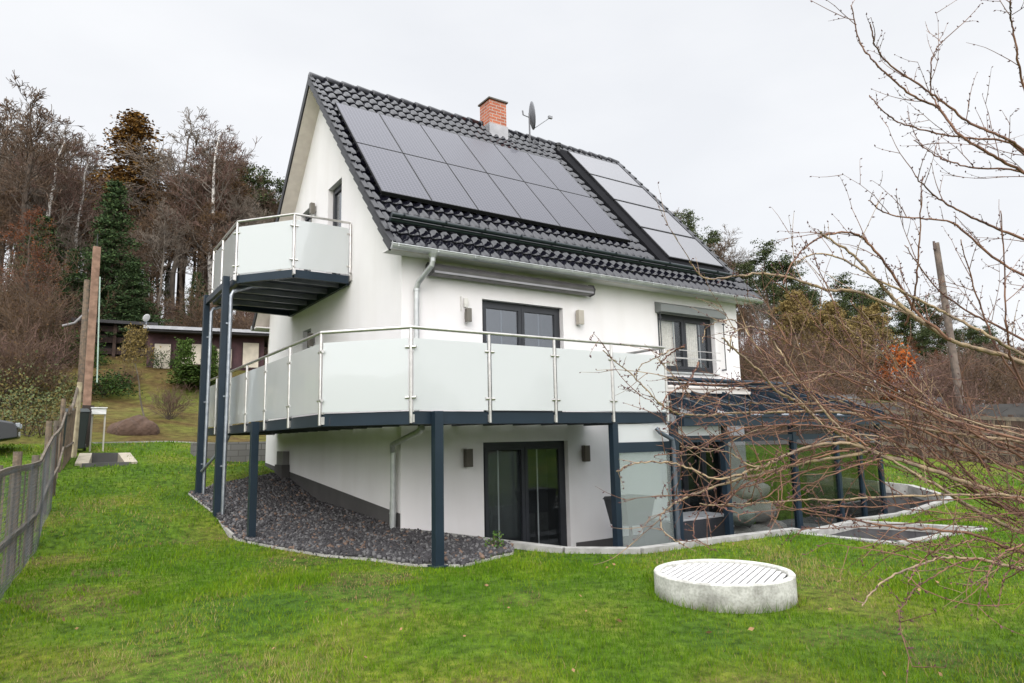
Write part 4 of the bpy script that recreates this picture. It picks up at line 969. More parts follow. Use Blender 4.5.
# parked car, mostly hidden by the fence
cn_ = atr(22, 430, 21.5); czz = T(cn_.x, cn_.y)
car = thing('parked_car', 'black parked car behind the left fence', 'car', (cn_.x-.05, cn_.y, czz))
paint, pn_, pb = newmat('black_car_paint'); pb.inputs['Base Color'].default_value = (.012, .013, .015, 1); pb.inputs['Roughness'].default_value = .45; pb.inputs['Coat Weight'].default_value = .15; pb.inputs['Coat Roughness'].default_value = .04
sec = [(0, .35), (-.02, .62), (-.12, .74), (-.95, .92), (-1.05, .93), (-3.75, .98), (-4.1, .9), (-4.18, .6), (-4.15, .35), (-3.7, .26), (-.5, .26)]
def bodyext(sec, ws):
    q = MB(); n_ = len(sec); vs = []
    for yy, sc_, in ws:
        vs += [(x if True else 0, yy, z*sc_+(1-sc_)*.5) for x, z in sec]
    fs = []
    for k_ in range(len(ws)-1):
        for i in range(n_): fs.append((k_*n_+i, k_*n_+(i+1) % n_, (k_+1)*n_+(i+1) % n_, (k_+1)*n_+i))
    fs += [tuple(range(n_))[::-1], tuple((len(ws)-1)*n_+i for i in range(n_))]
    q.add(vs, fs); return q
bodyext(sec, [(-.86, .86), (-.80, 1), (0, 1.03), (.80, 1), (.86, .86)]).build('body', paint, car, smooth=False, bevel=.015)
cab = [(-.98, .90), (-1.62, 1.40), (-1.85, 1.45), (-3.1, 1.43), (-3.85, .95)]
q = MB(); vs = []
for yy, kx in ((-.74, 0), (-.60, 1), (.60, 1), (.74, 0)): vs += [(x, yy if z < 1.2 else yy*.86, z-(.04 if kx == 0 else 0)) for x, z in cab]
n_ = len(cab); fs = []
for k_ in range(3):
    for i in range(n_-1): fs.append((k_*n_+i, k_*n_+i+1, (k_+1)*n_+i+1, (k_+1)*n_+i))
fs += [tuple(range(n_))[::-1], tuple(3*n_+i for i in range(n_))]
q.add(vs, fs); q.build('cabin', paint, car, bevel=.02)
cg, gn, gb_ = newmat('car_window'); gb_.inputs['Base Color'].default_value = (.35, .42, .45, 1); gb_.inputs['Metallic'].default_value = .85; gb_.inputs['Roughness'].default_value = .08
q = MB(); q.add([(-1.02, -.60, .96), (-1.02, .60, .96), (-1.58, .54, 1.385), (-1.58, -.54, 1.385), (-1.05, -.60, .95), (-1.05, .60, .95), (-1.61, .54, 1.375), (-1.61, -.54, 1.375)], [(0, 1, 2, 3), (7, 6, 5, 4), (0, 4, 5, 1), (1, 5, 6, 2), (2, 6, 7, 3), (3, 7, 4, 0)]); q.build('windscreen', cg, car)
for s_ in (-1, 1):
    q = MB(); q.add([(-1.25, s_*.745, .99), (-2.3, s_*.745, .99), (-2.3, s_*.655, 1.36), (-1.72, s_*.655, 1.35)], [(0, 1, 2, 3)]); q.add([(-2.4, s_*.745, .99), (-3.5, s_*.745, .99), (-3.1, s_*.655, 1.35), (-2.4, s_*.655, 1.36)], [(0, 1, 2, 3)]); q.build('side_window', cg, car)
    q = MB(); q.box((-.02, s_*.6, .66), (.10, .30, .12)); q.build('headlight', mat('headlight_glass', (.30, .33, .35), .2), car, bevel=.02)
    for x in (-.75, -3.35):
        q = MB(); q.tube([(x, s_*.70, .31), (x, s_*.875, .31)], .31, 24); wh = q.build('wheel', mat('tyre_rubber', (.02, .02, .02), .9), car)
        q = MB(); q.tube([(x, s_*.86, .31), (x, s_*.885, .31)], .19, 16); q.build('rim', mat('alloy_rim', (.45, .46, .48), .3, metal=.8), car)
q = MB(); q.box((.005, 0, .45), (.03, .5, .11)); q.build('number_plate', mat('plate_white', (.7, .7, .68), .5), car)

# ================================================================= bungalow on the hill
A = atr(150, 385, 36); B = atr(263, 385, 36); d_ = Vector((B.x-A.x, B.y-A.y, 0)); Lb = d_.length; rzb = math.atan2(d_.y, d_.x)
bung = thing('bungalow', 'low dark red wooden bungalow with flat corrugated roof on the slope behind', 'house', (A.x, A.y, 2.35), rzb)
dr = mat('dark_red_boards', (.075, .032, .036), .8, ns=3, col2=(.045, .02, .024), bump=.4, bscale=12)
q = MB(); q.b2((-.2, 0, -.6), (Lb, 5, 3.05)); q.build('wall', dr, bung)
q = MB(); q.b2((-.25, -.08, -.8), (Lb+.05, 5.05, .35)); q.build('base', mat('pale_base', (.38, .27, .22), .9), bung)
q = MB(); q.add([(-.3, -.9, 3.12), (Lb+.55, -.9, 3.12), (Lb+.55, 5.4, 3.4), (-.3, 5.4, 3.4), (-.3, -.9, 2.92), (Lb+.55, -.9, 2.92), (Lb+.55, 5.4, 3.2), (-.3, 5.4, 3.2)], [(0, 1, 2, 3), (7, 6, 5, 4), (0, 4, 5, 1), (1, 5, 6, 2), (2, 6, 7, 3), (3, 7, 4, 0)]); q.build('roof', mat('black_fascia', (.03, .028, .03), .8), bung)
q = MB(); nn = 90
vs = []; fs = []
for i in range(nn+1):
    x = -.35+(Lb+.95)*i/nn; h = 3.17+.035*math.sin(i*2.1); vs += [(x, -1.0, h), (x, 5.4, h+.28)]
    if i: fs.append((2*i-2, 2*i, 2*i+1, 2*i-1))
q.add(vs, fs); q.add([(-.35, -1.0, 3.02), (Lb+.6, -1.0, 3.02), (Lb+.6, -1.0, 3.17), (-.35, -1.0, 3.17)], [(0, 1, 2, 3)]); q.build('corrugated_sheet', mat('pale_corrugated', (.38, .38, .40), .6, ns=4), bung)
for a, b_, c_, e2 in ((.05, .85, 1.2, 2.5), (1.2, 2.3, 1.45, 2.55), (2.75, 3.55, 1.3, 2.35), (Lb-1.05, Lb-.2, 1.35, 2.7)):
    q = MB(); q.b2((a, -.06, c_), (b_, -.005, e2)); f_ = q.build('window', mat('dark_casing', (.05, .025, .025), .8), bung)
    q = MB(); q.b2((a+.06, -.075, c_+.06), (b_-.06, -.061, e2-.06)); q.build('blind', mat('cream_blind', (.60, .54, .44), .8), f_)
q = MB(); q.tube([(Lb+.2, -.4, 3.0), (Lb+.2, -.4, -.4)], .05, 8); q.build('corner_pipe', mat('cream_pipe', (.5, .48, .42), .6), bung)
q = MB(); q.tube([(-.25, -.6, 3.2), (-.25, -.6, 3.5)], .03, 6); dd = q.build('aerial_mast', galv, bung)
bm = bmesh.new(); bmesh.ops.create_uvsphere(bm, u_segments=18, v_segments=10, radius=.19)
for v in bm.verts: v.co.y *= .25
me = bpy.data.meshes.new('aerial_dish'); bm.to_mesh(me); bm.free(); me.materials.append(mat('white_dish', (.42, .42, .42), .5)); o = link('aerial_dish', me, bung); o.location = (-.25, -.75, 3.55); o.rotation_euler = (.3, .5, .6); o.scale = (.8, 1, 1)
# dark log screen left of bungalow
A = atr(78, 333, 38); B = atr(150, 333, 38); ls_ = thing('log_shed', 'dark open log shelter left of the bungalow under the evergreens', 'shed', (A.x, A.y, A.z-1.7), math.atan2(B.y-A.y, B.x-A.x)); Ls = (B-A).length
for i, z in enumerate((.2, .75, 1.3, 1.85)):
    q = MB(); q.b2((0, 0, z), (Ls, .1, z+.28)); q.build('board', mat('dark_logs', (.035, .018, .015), .85), ls_)
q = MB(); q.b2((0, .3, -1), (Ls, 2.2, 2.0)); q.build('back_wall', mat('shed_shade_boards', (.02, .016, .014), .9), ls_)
q = MB(); q.b2((-.3, -.5, 2.2), (Ls+.3, 2.5, 2.35)); q.build('roof', mat('black_fascia', (.03, .028, .03), .8), ls_)
for x in (0.1, Ls/2, Ls-.1):
    q = MB(); q.b2((x-.07, -.12, -1), (x+.07, -.003, 2.19)); q.build('post', browns, ls_)

# right fence and shed
A = atr(846, 452, 26.5); B = atr(1075, 478, 26.5); n_ = 9
rf_ = thing('board_fence', 'dark weathered rail fence closing the far side of the right lawn', 'fence', (0, 0, 0))
for i in range(n_+1):
    p = A.lerp(B, i/n_); z = T(p.x, p.y); q = MB(); q.b2((p.x-.06, p.y-.06, z-.2), (p.x+.06, p.y+.06, z+1.55)); q.build('post', browns, rf_)
    if i < n_:
        p2 = A.lerp(B, (i+1)/n_); z2 = T(p2.x, p2.y)
        for h in (.35, .95, 1.42):
            q = MB(); q.bar((p.x-.08, p.y, z+h), (p2.x-.08, p2.y, z2+h), .03, .12); q.build('rail', woodg, rf_)
        for k_ in range(13):
            pk = p.lerp(p2, (k_+.5)/13); zk = T(pk.x, pk.y)
            if len(rf_.children) > 128: break
            q = MB(); q.bar((pk.x-.05, pk.y, zk+.0), (pk.x-.05, pk.y+rnd.uniform(-.02, .02), zk+1.45+rnd.uniform(-.1, .05)), .02, .14, up=(0, 1, 0)); q.build('board', rnd.choice([browns, woodw, browns]), rf_)
def shed(px, R, wd_, hgt, label, wm, rm, rot=.3):
    p = atr(px, 420, R); z = T(p.x, p.y); s_ = thing('garden_shed', label, 'shed', (p.x, p.y, z), math.radians(-40)+rot)
    q = MB(); q.b2((-wd_/2, -1.5, -.5), (wd_/2, 1.5, hgt)); q.build('wall', wm, s_)
    q = MB(); q.add([(-wd_/2-.3, -1.9, hgt), (wd_/2+.3, -1.9, hgt), (wd_/2+.3, 0, hgt+.8), (-wd_/2-.3, 0, hgt+.8), (-wd_/2-.3, 1.9, hgt), (wd_/2+.3, 1.9, hgt)], [(0, 1, 2, 3), (3, 2, 5, 4), (0, 3, 4), (1, 5, 2), (0, 4, 5, 1)]); q.build('roof', rm, s_)
    q = MB(); q.b2((-.4, -1.53, 0), (.4, -1.503, hgt-.2)); q.build('door', browns, s_)
    q = MB(); q.b2((wd_/2-1.1, -1.53, .9), (wd_/2-.4, -1.503, 1.6)); q.build('window', mat('dull_window', (.12, .13, .14), .2), s_)
shed(900, 31, 2.2, .7, 'brown garden shed with grey roof beyond the right fence', mat('shed_brown', (.12, .065, .04), .9, ns=3), mat('grey_roofing', (.045, .043, .04), .95, spec=.1), .2)
shed(1006, 30, 2.4, .9, 'pale shed behind the twigs at the right photo edge', mat('shed_pale', (.30, .27, .23), .9, ns=3), mat('grey_roofing', (.045, .043, .04), .95, spec=.1), -.2)
shed(795, 28.5, 4, .95, 'low dark shed with light roof edge seen right of the house above the veranda roof', mat('shed_dark', (.06, .04, .03), .9, ns=3), mat('light_roofing', (.07, .065, .062), .95, spec=.1), 0)
KEEP[0] = False

# ================================================================= vegetation
def prisms(segs, n=3):
    """segs: list of (p0,p1,r0,r1) -> V,F arrays"""
    P0 = np.array([s[0] for s in segs], float); P1 = np.array([s[1] for s in segs], float); r0 = np.array([s[2] for s in segs]); r1 = np.array([s[3] for s in segs])
    d = P1-P0; d /= np.maximum(np.linalg.norm(d, axis=1), 1e-9)[:, None]
    ref = np.where(np.abs(d[:, 2:3]) < .9, np.array([[0, 0, 1.]]), np.array([[1., 0, 0]])); a = np.cross(d, ref); a /= np.linalg.norm(a, axis=1)[:, None]; b_ = np.cross(d, a)
    t = 2*np.pi*np.arange(n)/n; ring = a[:, None]*np.cos(t)[None, :, None]+b_[:, None]*np.sin(t)[None, :, None]
    V = np.concatenate([P0[:, None]+ring*r0[:, None, None], P1[:, None]+ring*r1[:, None, None]], 1).reshape(-1, 3)
    k = np.arange(n); f = np.stack([k, (k+1) % n, (k+1) % n+n, k+n], -1); F = (f[None]+(np.arange(len(segs))*2*n)[:, None, None]).reshape(-1, 4)
    return V, F
def vrot(d, ang, r_):
    """direction tilted by ang around random azimuth"""
    d = Vector(d).normalized(); u = d.orthogonal().normalized(); u.rotate(Matrix.Rotation(r_.uniform(0, 6.283), 3, d).to_quaternion())
    return (d*math.cos(ang)+u*math.sin(ang)).normalized()
def grow(p, d, length, rad, depth, r_, segs, upb=.25, wob=.18, nb=4, ang=(.5, .9), shrink=.62, minr=.006):
    n = max(2, int(4 if depth > 1 else 3)); pts = [Vector(p)]; dirs = [Vector(d)]
    for i in range(n):
        d = (Vector(d)+Vector((r_.gauss(0, wob), r_.gauss(0, wob), r_.gauss(0, wob)+upb*.3))).normalized()
        pts.append(pts[-1]+d*length/n); dirs.append(Vector(d))
    for i in range(n):
        segs[depth if depth < 3 else 3].append((pts[i], pts[i+1], max(minr, rad*(1-i/n*.6)), max(minr*.8, rad*(1-(i+1)/n*.6))))
    if depth == 0: return
    for k_ in range(nb):
        t_ = r_.uniform(.3, 1.0); i = min(n-1, int(t_*n)); pp = pts[i].lerp(pts[i+1], t_*n-i)
        nd = vrot(dirs[i+1], r_.uniform(*ang), r_)
        grow(pp, nd, length*shrink*r_.uniform(.7, 1.2), rad*.5, depth-1, r_, segs, upb, wob, nb, ang, shrink, minr)
barkD = mat('brown_bark', (.105, .076, .056), .95, ns=3, col2=(.055, .042, .033)); barkG = mat('grey_bark', (.18, .15, .12), .95, ns=2, col2=(.09, .076, .062)); barkW = mat('birch_bark', (.50, .47, .43), .9, ns=4, col2=(.12, .11, .10), lo=.38, hi=.5)
twR = mat('reddish_twig', (.15, .088, .066), .95); twG = mat('grey_twig', (.165, .132, .102), .95); twB = mat('brown_twig', (.125, .080, .050), .95)
def bare_tree(seed, H, trunkm, twigm, name, leafm=None, nmain=22, spread=.9, low=.35, twigr=.012):
    r_ = random.Random(seed); segs = [[], [], [], []]; tr = []
    pts = [Vector((0, 0, -.5))]; x = y = 0; n = 9
    for i in range(1, n+1):
        x += r_.gauss(0, .13); y += r_.gauss(0, .13); pts.append(Vector((x, y, H*.92*i/n)))
    R0 = H*.0125
    for i in range(n): tr.append((pts[i], pts[i+1], R0*(1-i/n*.85), R0*(1-(i+1)/n*.85)))
    for k_ in range(nmain):
        t_ = low+(1-low)*(k_+r_.random())/nmain; t_ = min(t_, .99); i = int(t_*n); pp = pts[i].lerp(pts[min(i+1, n)], t_*n-i)
        a = r_.uniform(0, 6.283); el = r_.uniform(.35, 1.0); d = Vector((math.cos(a)*math.cos(el), math.sin(a)*math.cos(el), math.sin(el)))
        grow(pp, d, H*.22*spread*(1.25-t_)*r_.uniform(.8, 1.3), R0*.34*(1.15-t_), 3, r_, segs, nb=4, minr=twigr)
    V1, F1 = prisms(tr, 7); me1 = fastmesh(name+'_trunk', V1, F1, trunkm, smooth=True)
    big = segs[3]+segs[2]; fine = segs[1]+segs[0]
    Va, Fa = prisms(big, 4); Vb, Fb = prisms(fine, 3); V = np.concatenate([Va, Vb]); F = np.concatenate([Fa, Fb+len(Va)])
    mi = np.concatenate([np.zeros(len(Fa), int), np.ones(len(Fb), int)]); mats = [trunkm if trunkm is not barkW else barkG, twigm]
    if leafm is not None:
        rs = np.random.RandomState(seed); E = np.array([s[1] for s in fine]); nl = int(len(E)*leafm[1]); E = E[rs.choice(len(E), nl)]+rs.normal(0, .12, (nl, 3)); sz = leafm[2]
        a = rs.normal(size=(nl, 3))*sz; b_ = rs.normal(size=(nl, 3))*sz; Vl = np.stack([E, E+a, E+a+b_, E+b_], 1).reshape(-1, 3)
        Fl = np.arange(4*nl).reshape(-1, 4)+len(V); V = np.concatenate([V, Vl]); F = np.concatenate([F, Fl]); mi = np.concatenate([mi, np.full(nl, 2)]); mats.append(leafm[0])
    me2 = fastmesh(name+'_crown', V, F, mats, mi)
    return me1, me2
def leafclump(rs, C, n, rad, sz, flat=.6, jit=.35):
    """n small faces around every centre in C"""
    C = np.asarray(C, float); m = len(C); P = np.repeat(C, n, 0)+rs.normal(size=(m*n, 3))*rad*np.array([1, 1, flat])
    a = rs.normal(size=(m*n, 3)); a /= np.linalg.norm(a, axis=1)[:, None]; b_ = np.cross(a, rs.normal(size=(m*n, 3))); b_ /= np.linalg.norm(b_, axis=1)[:, None]
    s = sz*rs.uniform(.6, 1.4, (m*n, 1)); V = np.stack([P-a*s*.5, P+b_*s*.32, P+a*s*.5, P-b_*s*.32], 1).reshape(-1, 3)
    return V, np.arange(4*m*n).reshape(-1, 4)
def conifer(seed, H, Rb, name, leaf, leaf2, droop=.25, dens=1.0, barem=barkD, base=.06, pw=1.0):
    rs = np.random.RandomState(seed); tr = [(Vector((0, 0, -.5)), Vector((0, 0, H*.55)), H*.014, H*.008), (Vector((0, 0, H*.55)), Vector((0, 0, H*.98)), H*.008, .02)]
    V1, F1 = prisms(tr, 7); me1 = fastmesh(name+'_trunk', V1, F1, barem)
    C = []; limbs = []; nl = int(H*3.2)
    for k_ in range(nl):
        t = base+(1-base)*(k_+rs.rand())/nl; z = H*t; Rr = Rb*(1-t)**pw*rs.uniform(.72, 1.12)+.15; nb = max(4, int(7*dens))
        for j in range(nb):
            a = rs.uniform(0, 6.283); L_ = Rr*rs.uniform(.6, 1.1); m = max(2, int(L_/.32))
            limbs.append(((0, 0, z), (math.cos(a)*L_, math.sin(a)*L_, z-L_*droop), .03, .008))
            for i in range(1, m+1):
                f = i/m; C.append((math.cos(a)*L_*f, math.sin(a)*L_*f, z-L_*droop*f+.12*f*f*L_))
    Vl, Fl = leafclump(rs, C, 20, .16, .14, .55)
    Vb, Fb = prisms(limbs, 3); V = np.concatenate([Vl, Vb]); F = np.concatenate([Fl, Fb+len(Vl)])
    mi = np.concatenate([rs.choice(2, len(Fl), p=[.65, .35]), np.full(len(Fb), 2)])
    return me1, fastmesh(name+'_crown', V, F, [leaf, leaf2, barem], mi)
def pine(seed, H, name, leaf, leaf2, spread=2.6, trunkm=None, lowc=.5):
    rs = np.random.RandomState(seed); r_ = random.Random(seed); pts = [Vector((0, 0, -.5))]; n = 7; x = y = 0
    for i in range(1, n+1): x += r_.gauss(0, .15); y += r_.gauss(0, .15); pts.append(Vector((x, y, H*.95*i/n)))
    tr = [(pts[i], pts[i+1], H*.012*(1-i/n*.8), H*.012*(1-(i+1)/n*.8)) for i in range(n)]
    V1, F1 = prisms(tr, 7); me1 = fastmesh(name+'_trunk', V1, F1, trunkm or barkD)
    C = []; limbs = []
    for k_ in range(26):
        t = lowc+(1-lowc)*(k_+rs.rand())/26; t = min(t, .995); i = int(t*n); p = pts[i].lerp(pts[min(i+1, n)], t*n-i); a = rs.uniform(0, 6.283); L_ = spread*(1.15-t)**.6*rs.uniform(.5, 1.1)*(1 if t < .85 else .7); up_ = rs.uniform(.05, .5)
        e = p+Vector((math.cos(a)*L_, math.sin(a)*L_, up_*L_)); limbs.append((p, e, .05, .02)); m = 6
        for j in range(m):
            q_ = p.lerp(e, .45+.6*j/m); C.append((q_.x+rs.normal()*.30, q_.y+rs.normal()*.30, q_.z+rs.normal()*.14+.1))
    for k_ in range(10): p = pts[int(rs.uniform(2, 5))]; a = rs.uniform(0, 6.283); limbs.append((p, p+Vector((math.cos(a), math.sin(a), -.1))*rs.uniform(.6, 1.8), .03, .01))
    Vl, Fl = leafclump(rs, C, 34, .26, .16, .5); Vb, Fb = prisms(limbs, 4); V = np.concatenate([Vl, Vb]); F = np.concatenate([Fl, Fb+len(Vl)])
    mi = np.concatenate([rs.choice(2, len(Fl), p=[.6, .4]), np.full(len(Fb), 2)]); return me1, fastmesh(name+'_crown', V, F, [leaf, leaf2, barkD], mi)
def shrub(seed, H, R, name, leaf, leaf2, n=70, stems=18, pts_per=26, sz=.10):
    rs = np.random.RandomState(seed); C = []; st = []
    for k_ in range(n):
        d = rs.normal(size=3); d /= np.linalg.norm(d); d[2] = abs(d[2]); rr = rs.uniform(.55, 1.05)
        C.append((d[0]*R*rr, d[1]*R*rr, max(.05, d[2]*H*rr)))
    for k_ in range(stems):
        c = C[rs.randint(len(C))]; st.append(((c[0]*.15, c[1]*.15, -.1), c, .02, .008))
    V1, F1 = prisms(st, 4); me1 = fastmesh(name+'_stem', V1, F1, barkD); Vl, Fl = leafclump(rs, C, pts_per, R*.17, sz, .9)
    return me1, fastmesh(name+'_foliage', Vl, Fl, [leaf, leaf2], rs.choice(2, len(Fl), p=[.6, .4]))
def bare_shrub_mesh(seed, H, R, name, m, n=26, twigr=.006, leafm=None):
    r_ = random.Random(seed); segs = [[], [], [], []]
    for k_ in range(n):
        a = r_.uniform(0, 6.283); el = r_.uniform(.7, 1.4); d = Vector((math.cos(a)*math.cos(el), math.sin(a)*math.cos(el), math.sin(el)))
        grow((r_.uniform(-.2, .2)*R, r_.uniform(-.2, .2)*R, -.05), d, H*.75*r_.uniform(.6, 1.1), .018, 2, r_, segs, upb=.1, nb=6, minr=twigr, ang=(.3, .8), shrink=.5)
    V1, F1 = prisms(segs[2], 4); me1 = fastmesh(name+'_stem', V1, F1, barkD); V, F = prisms(segs[1]+segs[0], 3); mats = [m]; mi = np.zeros(len(F), int)
    if leafm:
        rs = np.random.RandomState(seed); E = np.array([s[1] for s in segs[0]]); nl = int(len(E)*leafm[1]); E = E[rs.choice(len(E), nl)]+rs.normal(0, .06, (nl, 3))
        a = rs.normal(size=(nl, 3))*leafm[2]; b_ = rs.normal(size=(nl, 3))*leafm[2]; Vl = np.stack([E, E+a, E+a+b_, E+b_], 1).reshape(-1, 3); Fl = np.arange(4*nl).reshape(-1, 4)+len(V)
        V = np.concatenate([V, Vl]); F = np.concatenate([F, Fl]); mi = np.concatenate([mi, np.ones(nl, int)]); mats.append(leafm[0])
    return me1, fastmesh(name+'_twigs', V, F, mats, mi)
def plant(name, mes, parts, label, cat, loc, s=1.0, rz=None, group=None, sink=0.0):
    t_ = thing(name, label, cat, (loc[0], loc[1], T(loc[0], loc[1])-sink), rnd.uniform(0, 6.28) if rz is None else rz, group); t_.scale = (s, s, s) if not hasattr(s, '__len__') else s
    for m, pn in zip(mes, parts): link(pn, m, t_)
    return t_
leafP1 = mat('pine_needles', (.040, .058, .020), .9, spec=.2); leafP2 = mat('pine_needles_light', (.072, .088, .030), .9, spec=.2)
leafS1 = mat('spruce_needles', (.028, .052, .018), .9, spec=.2); leafS2 = mat('spruce_needles_light', (.058, .092, .030), .9, spec=.2)
larch1 = mat('larch_needles', (.20, .105, .022), .9, spec=.2); larch2 = mat('larch_needles_dark', (.11, .062, .020), .9, spec=.2)
thuj1 = mat('thuja_leaf', (.040, .075, .012), .9, spec=.2); thuj2 = mat('thuja_leaf_light', (.085, .135, .025), .9, spec=.2)
oran1 = mat('orange_leaf', (.42, .11, .022), .9, spec=.2); oran2 = mat('rust_leaf', (.15, .05, .018), .9, spec=.2)
oliv1 = mat('olive_leaf', (.13, .105, .032), .9, spec=.2); oliv2 = mat('brown_leaf', (.105, .060, .026), .9, spec=.2)
tan1 = mat('tan_leaf', (.20, .145, .050), .9, spec=.2)
TB = ('trunk', 'crown')
B1 = bare_tree(11, 17, barkW, twR, 'birch', nmain=24, spread=.85, low=.38, twigr=.013)
B2 = bare_tree(12, 15, barkG, twG, 'bare_a', nmain=22, spread=1.1, low=.52, twigr=.015)
B3 = bare_tree(13, 16, barkD, twB, 'bare_b', nmain=24, spread=.85, low=.50, twigr=.016)
B4 = bare_tree(14, 13, barkD, twB, 'bare_c', leafm=(oliv2, .9, .04), nmain=22, spread=1.1, low=.42, twigr=.014)
B5 = bare_tree(15, 13, barkD, twR, 'rusty', leafm=(oran2, .7, .045), nmain=22, spread=1.0, low=.2, twigr=.012)
P1 = pine(21, 15, 'pine_a', leafP1, leafP2, 2.4); P2 = pine(22, 14, 'pine_b', leafP1, leafP2, 2.9, lowc=.4)
SP = conifer(31, 11, 3.2, 'spruce', leafS1, leafS2, .22, 1.3)
LA = conifer(32, 17, 2.6, 'larch', larch1, larch2, .05, .75, base=.35, pw=.7)
SB1 = bare_shrub_mesh(41, 2.6, 1.2, 'brush', twB, leafm=(oliv2, .7, .02)); SB2 = bare_shrub_mesh(42, 2.4, 1.2, 'brush_red', twR)
G1 = shrub(51, 1.3, 1.3, 'bramble', mat('bramble_leaf', (.10, .125, .045), .9), oliv1, n=46, pts_per=14, sz=.08)

def putR(px, R): v = azdir(px); return (CX+v.x*R, CY+v.y*R)
def tree(name, mes, label, px, R, H, Hm, wid=1.0, group=None, ytop=None, cat='tree'):
    x, y = putR(px, R)
    if ytop is not None: H = atr(px, ytop, R).z-T(x, y)
    s = H/Hm; return plant(name, mes, TB, label, cat, (x, y), (s*wid, s*wid, s), group=group)
# single trees one can pick out (px, top px, distance)
tree('larch', LA, 'tall larch with golden orange crown in the left wood', 115, 56, 17, 17, 2.1, ytop=110)
tree('spruce', SP, 'big dark green spruce behind the tall pinkish pole', 100, 41, 11, 11, 1.2, ytop=180)
tree('birch', B1, 'white stemmed birch between the left wood edge and the spruce', 66, 50, 17, 17, .9, ytop=135)
tree('birch', B1, 'tall birch standing alone on the left of the balcony poles', 205, 50, 17, 17, 1.2, ytop=112)
tree('bare_tree', B2, 'broad grey bare tree at the top centre of the left wood', 165, 52, 15, 15, 1.2, ytop=115)
tree('bare_tree', B3, 'very tall dark bare tree at the left photo edge', 3, 47, 16, 16, 1.3, ytop=78)
tree('bare_tree', B1, 'reddish twigged bare tree right of the tall one at the photo edge', 36, 49, 17, 17, 1.25, ytop=118)
tree('rusty_tree', B5, 'small rusty leaved tree low at the left photo edge', 18, 38, 13, 13, 1.1, ytop=205)
tree('spruce', SP, 'dark round topped conifer above the bungalow roof', 190, 43, 11, 11, 1.25, ytop=272)
tree('spruce', SP, 'small dark conifer left of the tall pinkish pole', 62, 40, 11, 11, 1.1, ytop=248)
tree('spruce', SP, 'dark conifer in the gap left of the small conifer at the left photo edge', 28, 44, 11, 11, 1.5, ytop=215)
tree('spruce', SP, 'wide low conifer right of the tall pinkish pole above the log shelter', 124, 39.5, 11, 11, 1.9, ytop=262)
# wood on the left crest
SECL = [(8, 'at the left photo edge'), (30, 'above the parked car'), (48, 'left of the dark edge conifer'), (66, 'above the wire fence end'), (84, 'just left of the tall pinkish pole'), (104, 'behind the big spruce'), (124, 'under the golden larch'), (144, 'above the log shelter'), (160, 'above the left end of the bungalow'), (178, 'above the middle of the bungalow'), (198, 'just left of the balcony poles'), (216, 'right behind the balcony poles'), (236, 'left of the upper balcony glass'), (256, 'above the upper balcony rail'), (276, 'beside the left roof edge'), (999, 'hidden mostly by the gable')]
SECR = [(672, 'hidden mostly by the roof'), (690, 'at the right roof corner'), (708, 'above the eave end'), (726, 'right above the gutter end'), (745, 'beside the white right wall'), (765, 'above the low dark shed'), (785, 'left of the first yellowish tree'), (805, 'behind the first yellowish tree'), (828, 'behind the second yellowish tree'), (850, 'above the third yellowish tree'), (872, 'left of the orange shrub'), (895, 'above the orange shrub'), (920, 'right of the orange shrub'), (945, 'just left of the right utility pole'), (975, 'just right of the right utility pole'), (1000, 'above the pale shed'), (1030, 'at the right photo edge'), (9999, 'beyond the right photo edge')]
ROWN = ['back row', 'third row', 'second row', 'front row']
def sec(px, S_): return next(t for a, t in S_ if px < a)
def spec(m): return {id(B1): 'white stemmed birch', id(B2): 'grey bare tree', id(B3): 'brown bare tree', id(B4): 'sparsely brown leaved tree', id(B5): 'sparsely rusty leaved tree', id(P1): 'slim green pine', id(P2): 'wide green pine'}[id(m)]
rw_ = random.Random(5)
skyl = [(0, 95), (30, 105), (60, 130), (90, 150), (112, 125), (140, 150), (165, 120), (200, 115), (235, 130), (260, 150), (290, 165), (330, 180), (380, 190)]
gl = 'bare trees of the wood on the left hill crest'; glb = 'bare leafless tree in the brown wood on the crest behind the bungalow'
i = 0; px = -60
while px < 335:
    for row, (R, dy) in enumerate(((48, 70), (53, 40), (58, 15), (63, 28))):
        if row == 0 and rw_.random() < .55 or row == 1 and rw_.random() < .2: continue
        pxx = px+rw_.uniform(-8, 8); m, Hm = rw_.choice([(B1, 17), (B2, 15), (B3, 16), (B3, 16), (B4, 13), (B2, 15)])
        yt = np.interp(pxx, [a for a, b_ in skyl], [b_ for a, b_ in skyl])+dy+rw_.uniform(-6, 30)
        tree('bare_tree', m, spec(m)+', '+ROWN[::-1][row]+' of left wood, '+sec(pxx, SECL), pxx, R+rw_.uniform(-2, 2), 0, Hm, 1.05, gl, ytop=yt)
    px += 14.5
glp = 'pines among the bare trees on the left hill'
for px, R, yt in ((20, 50, 235), (44, 51, 225), (78, 50, 240), (140, 52, 240), (232, 52, 225), (252, 53, 215), (85, 60, 190), (128, 59, 205), (150, 57, 195), (176, 58, 180), (195, 60, 165), (222, 59, 175), (240, 58, 165), (262, 60, 168), (280, 60, 175), (30, 57, 190), (8, 58, 200), (55, 61, 205), (300, 60, 190)):
    tree('pine', rw_.choice([P1, P2]), 'dark green pine among the bare trees '+sec(px, SECL), px, R, 0, 15, 1.1, glp, ytop=yt)
gu = 'brown undergrowth bushes on the left slope'
for i in range(26):
    px = rw_.uniform(-20, 300); R = rw_.uniform(40, 50); x, y = putR(px, R)
    plant('bush', rw_.choice([SB1, SB1, SB2]), ('stem', 'twigs'), ('bare brown undergrowth bush ' + ('close on the slope ' if R < 45 else 'deep in the wood ')+sec(px, SECL)), 'bush', (x, y), rw_.uniform(1.0, 2.0), group=gu)
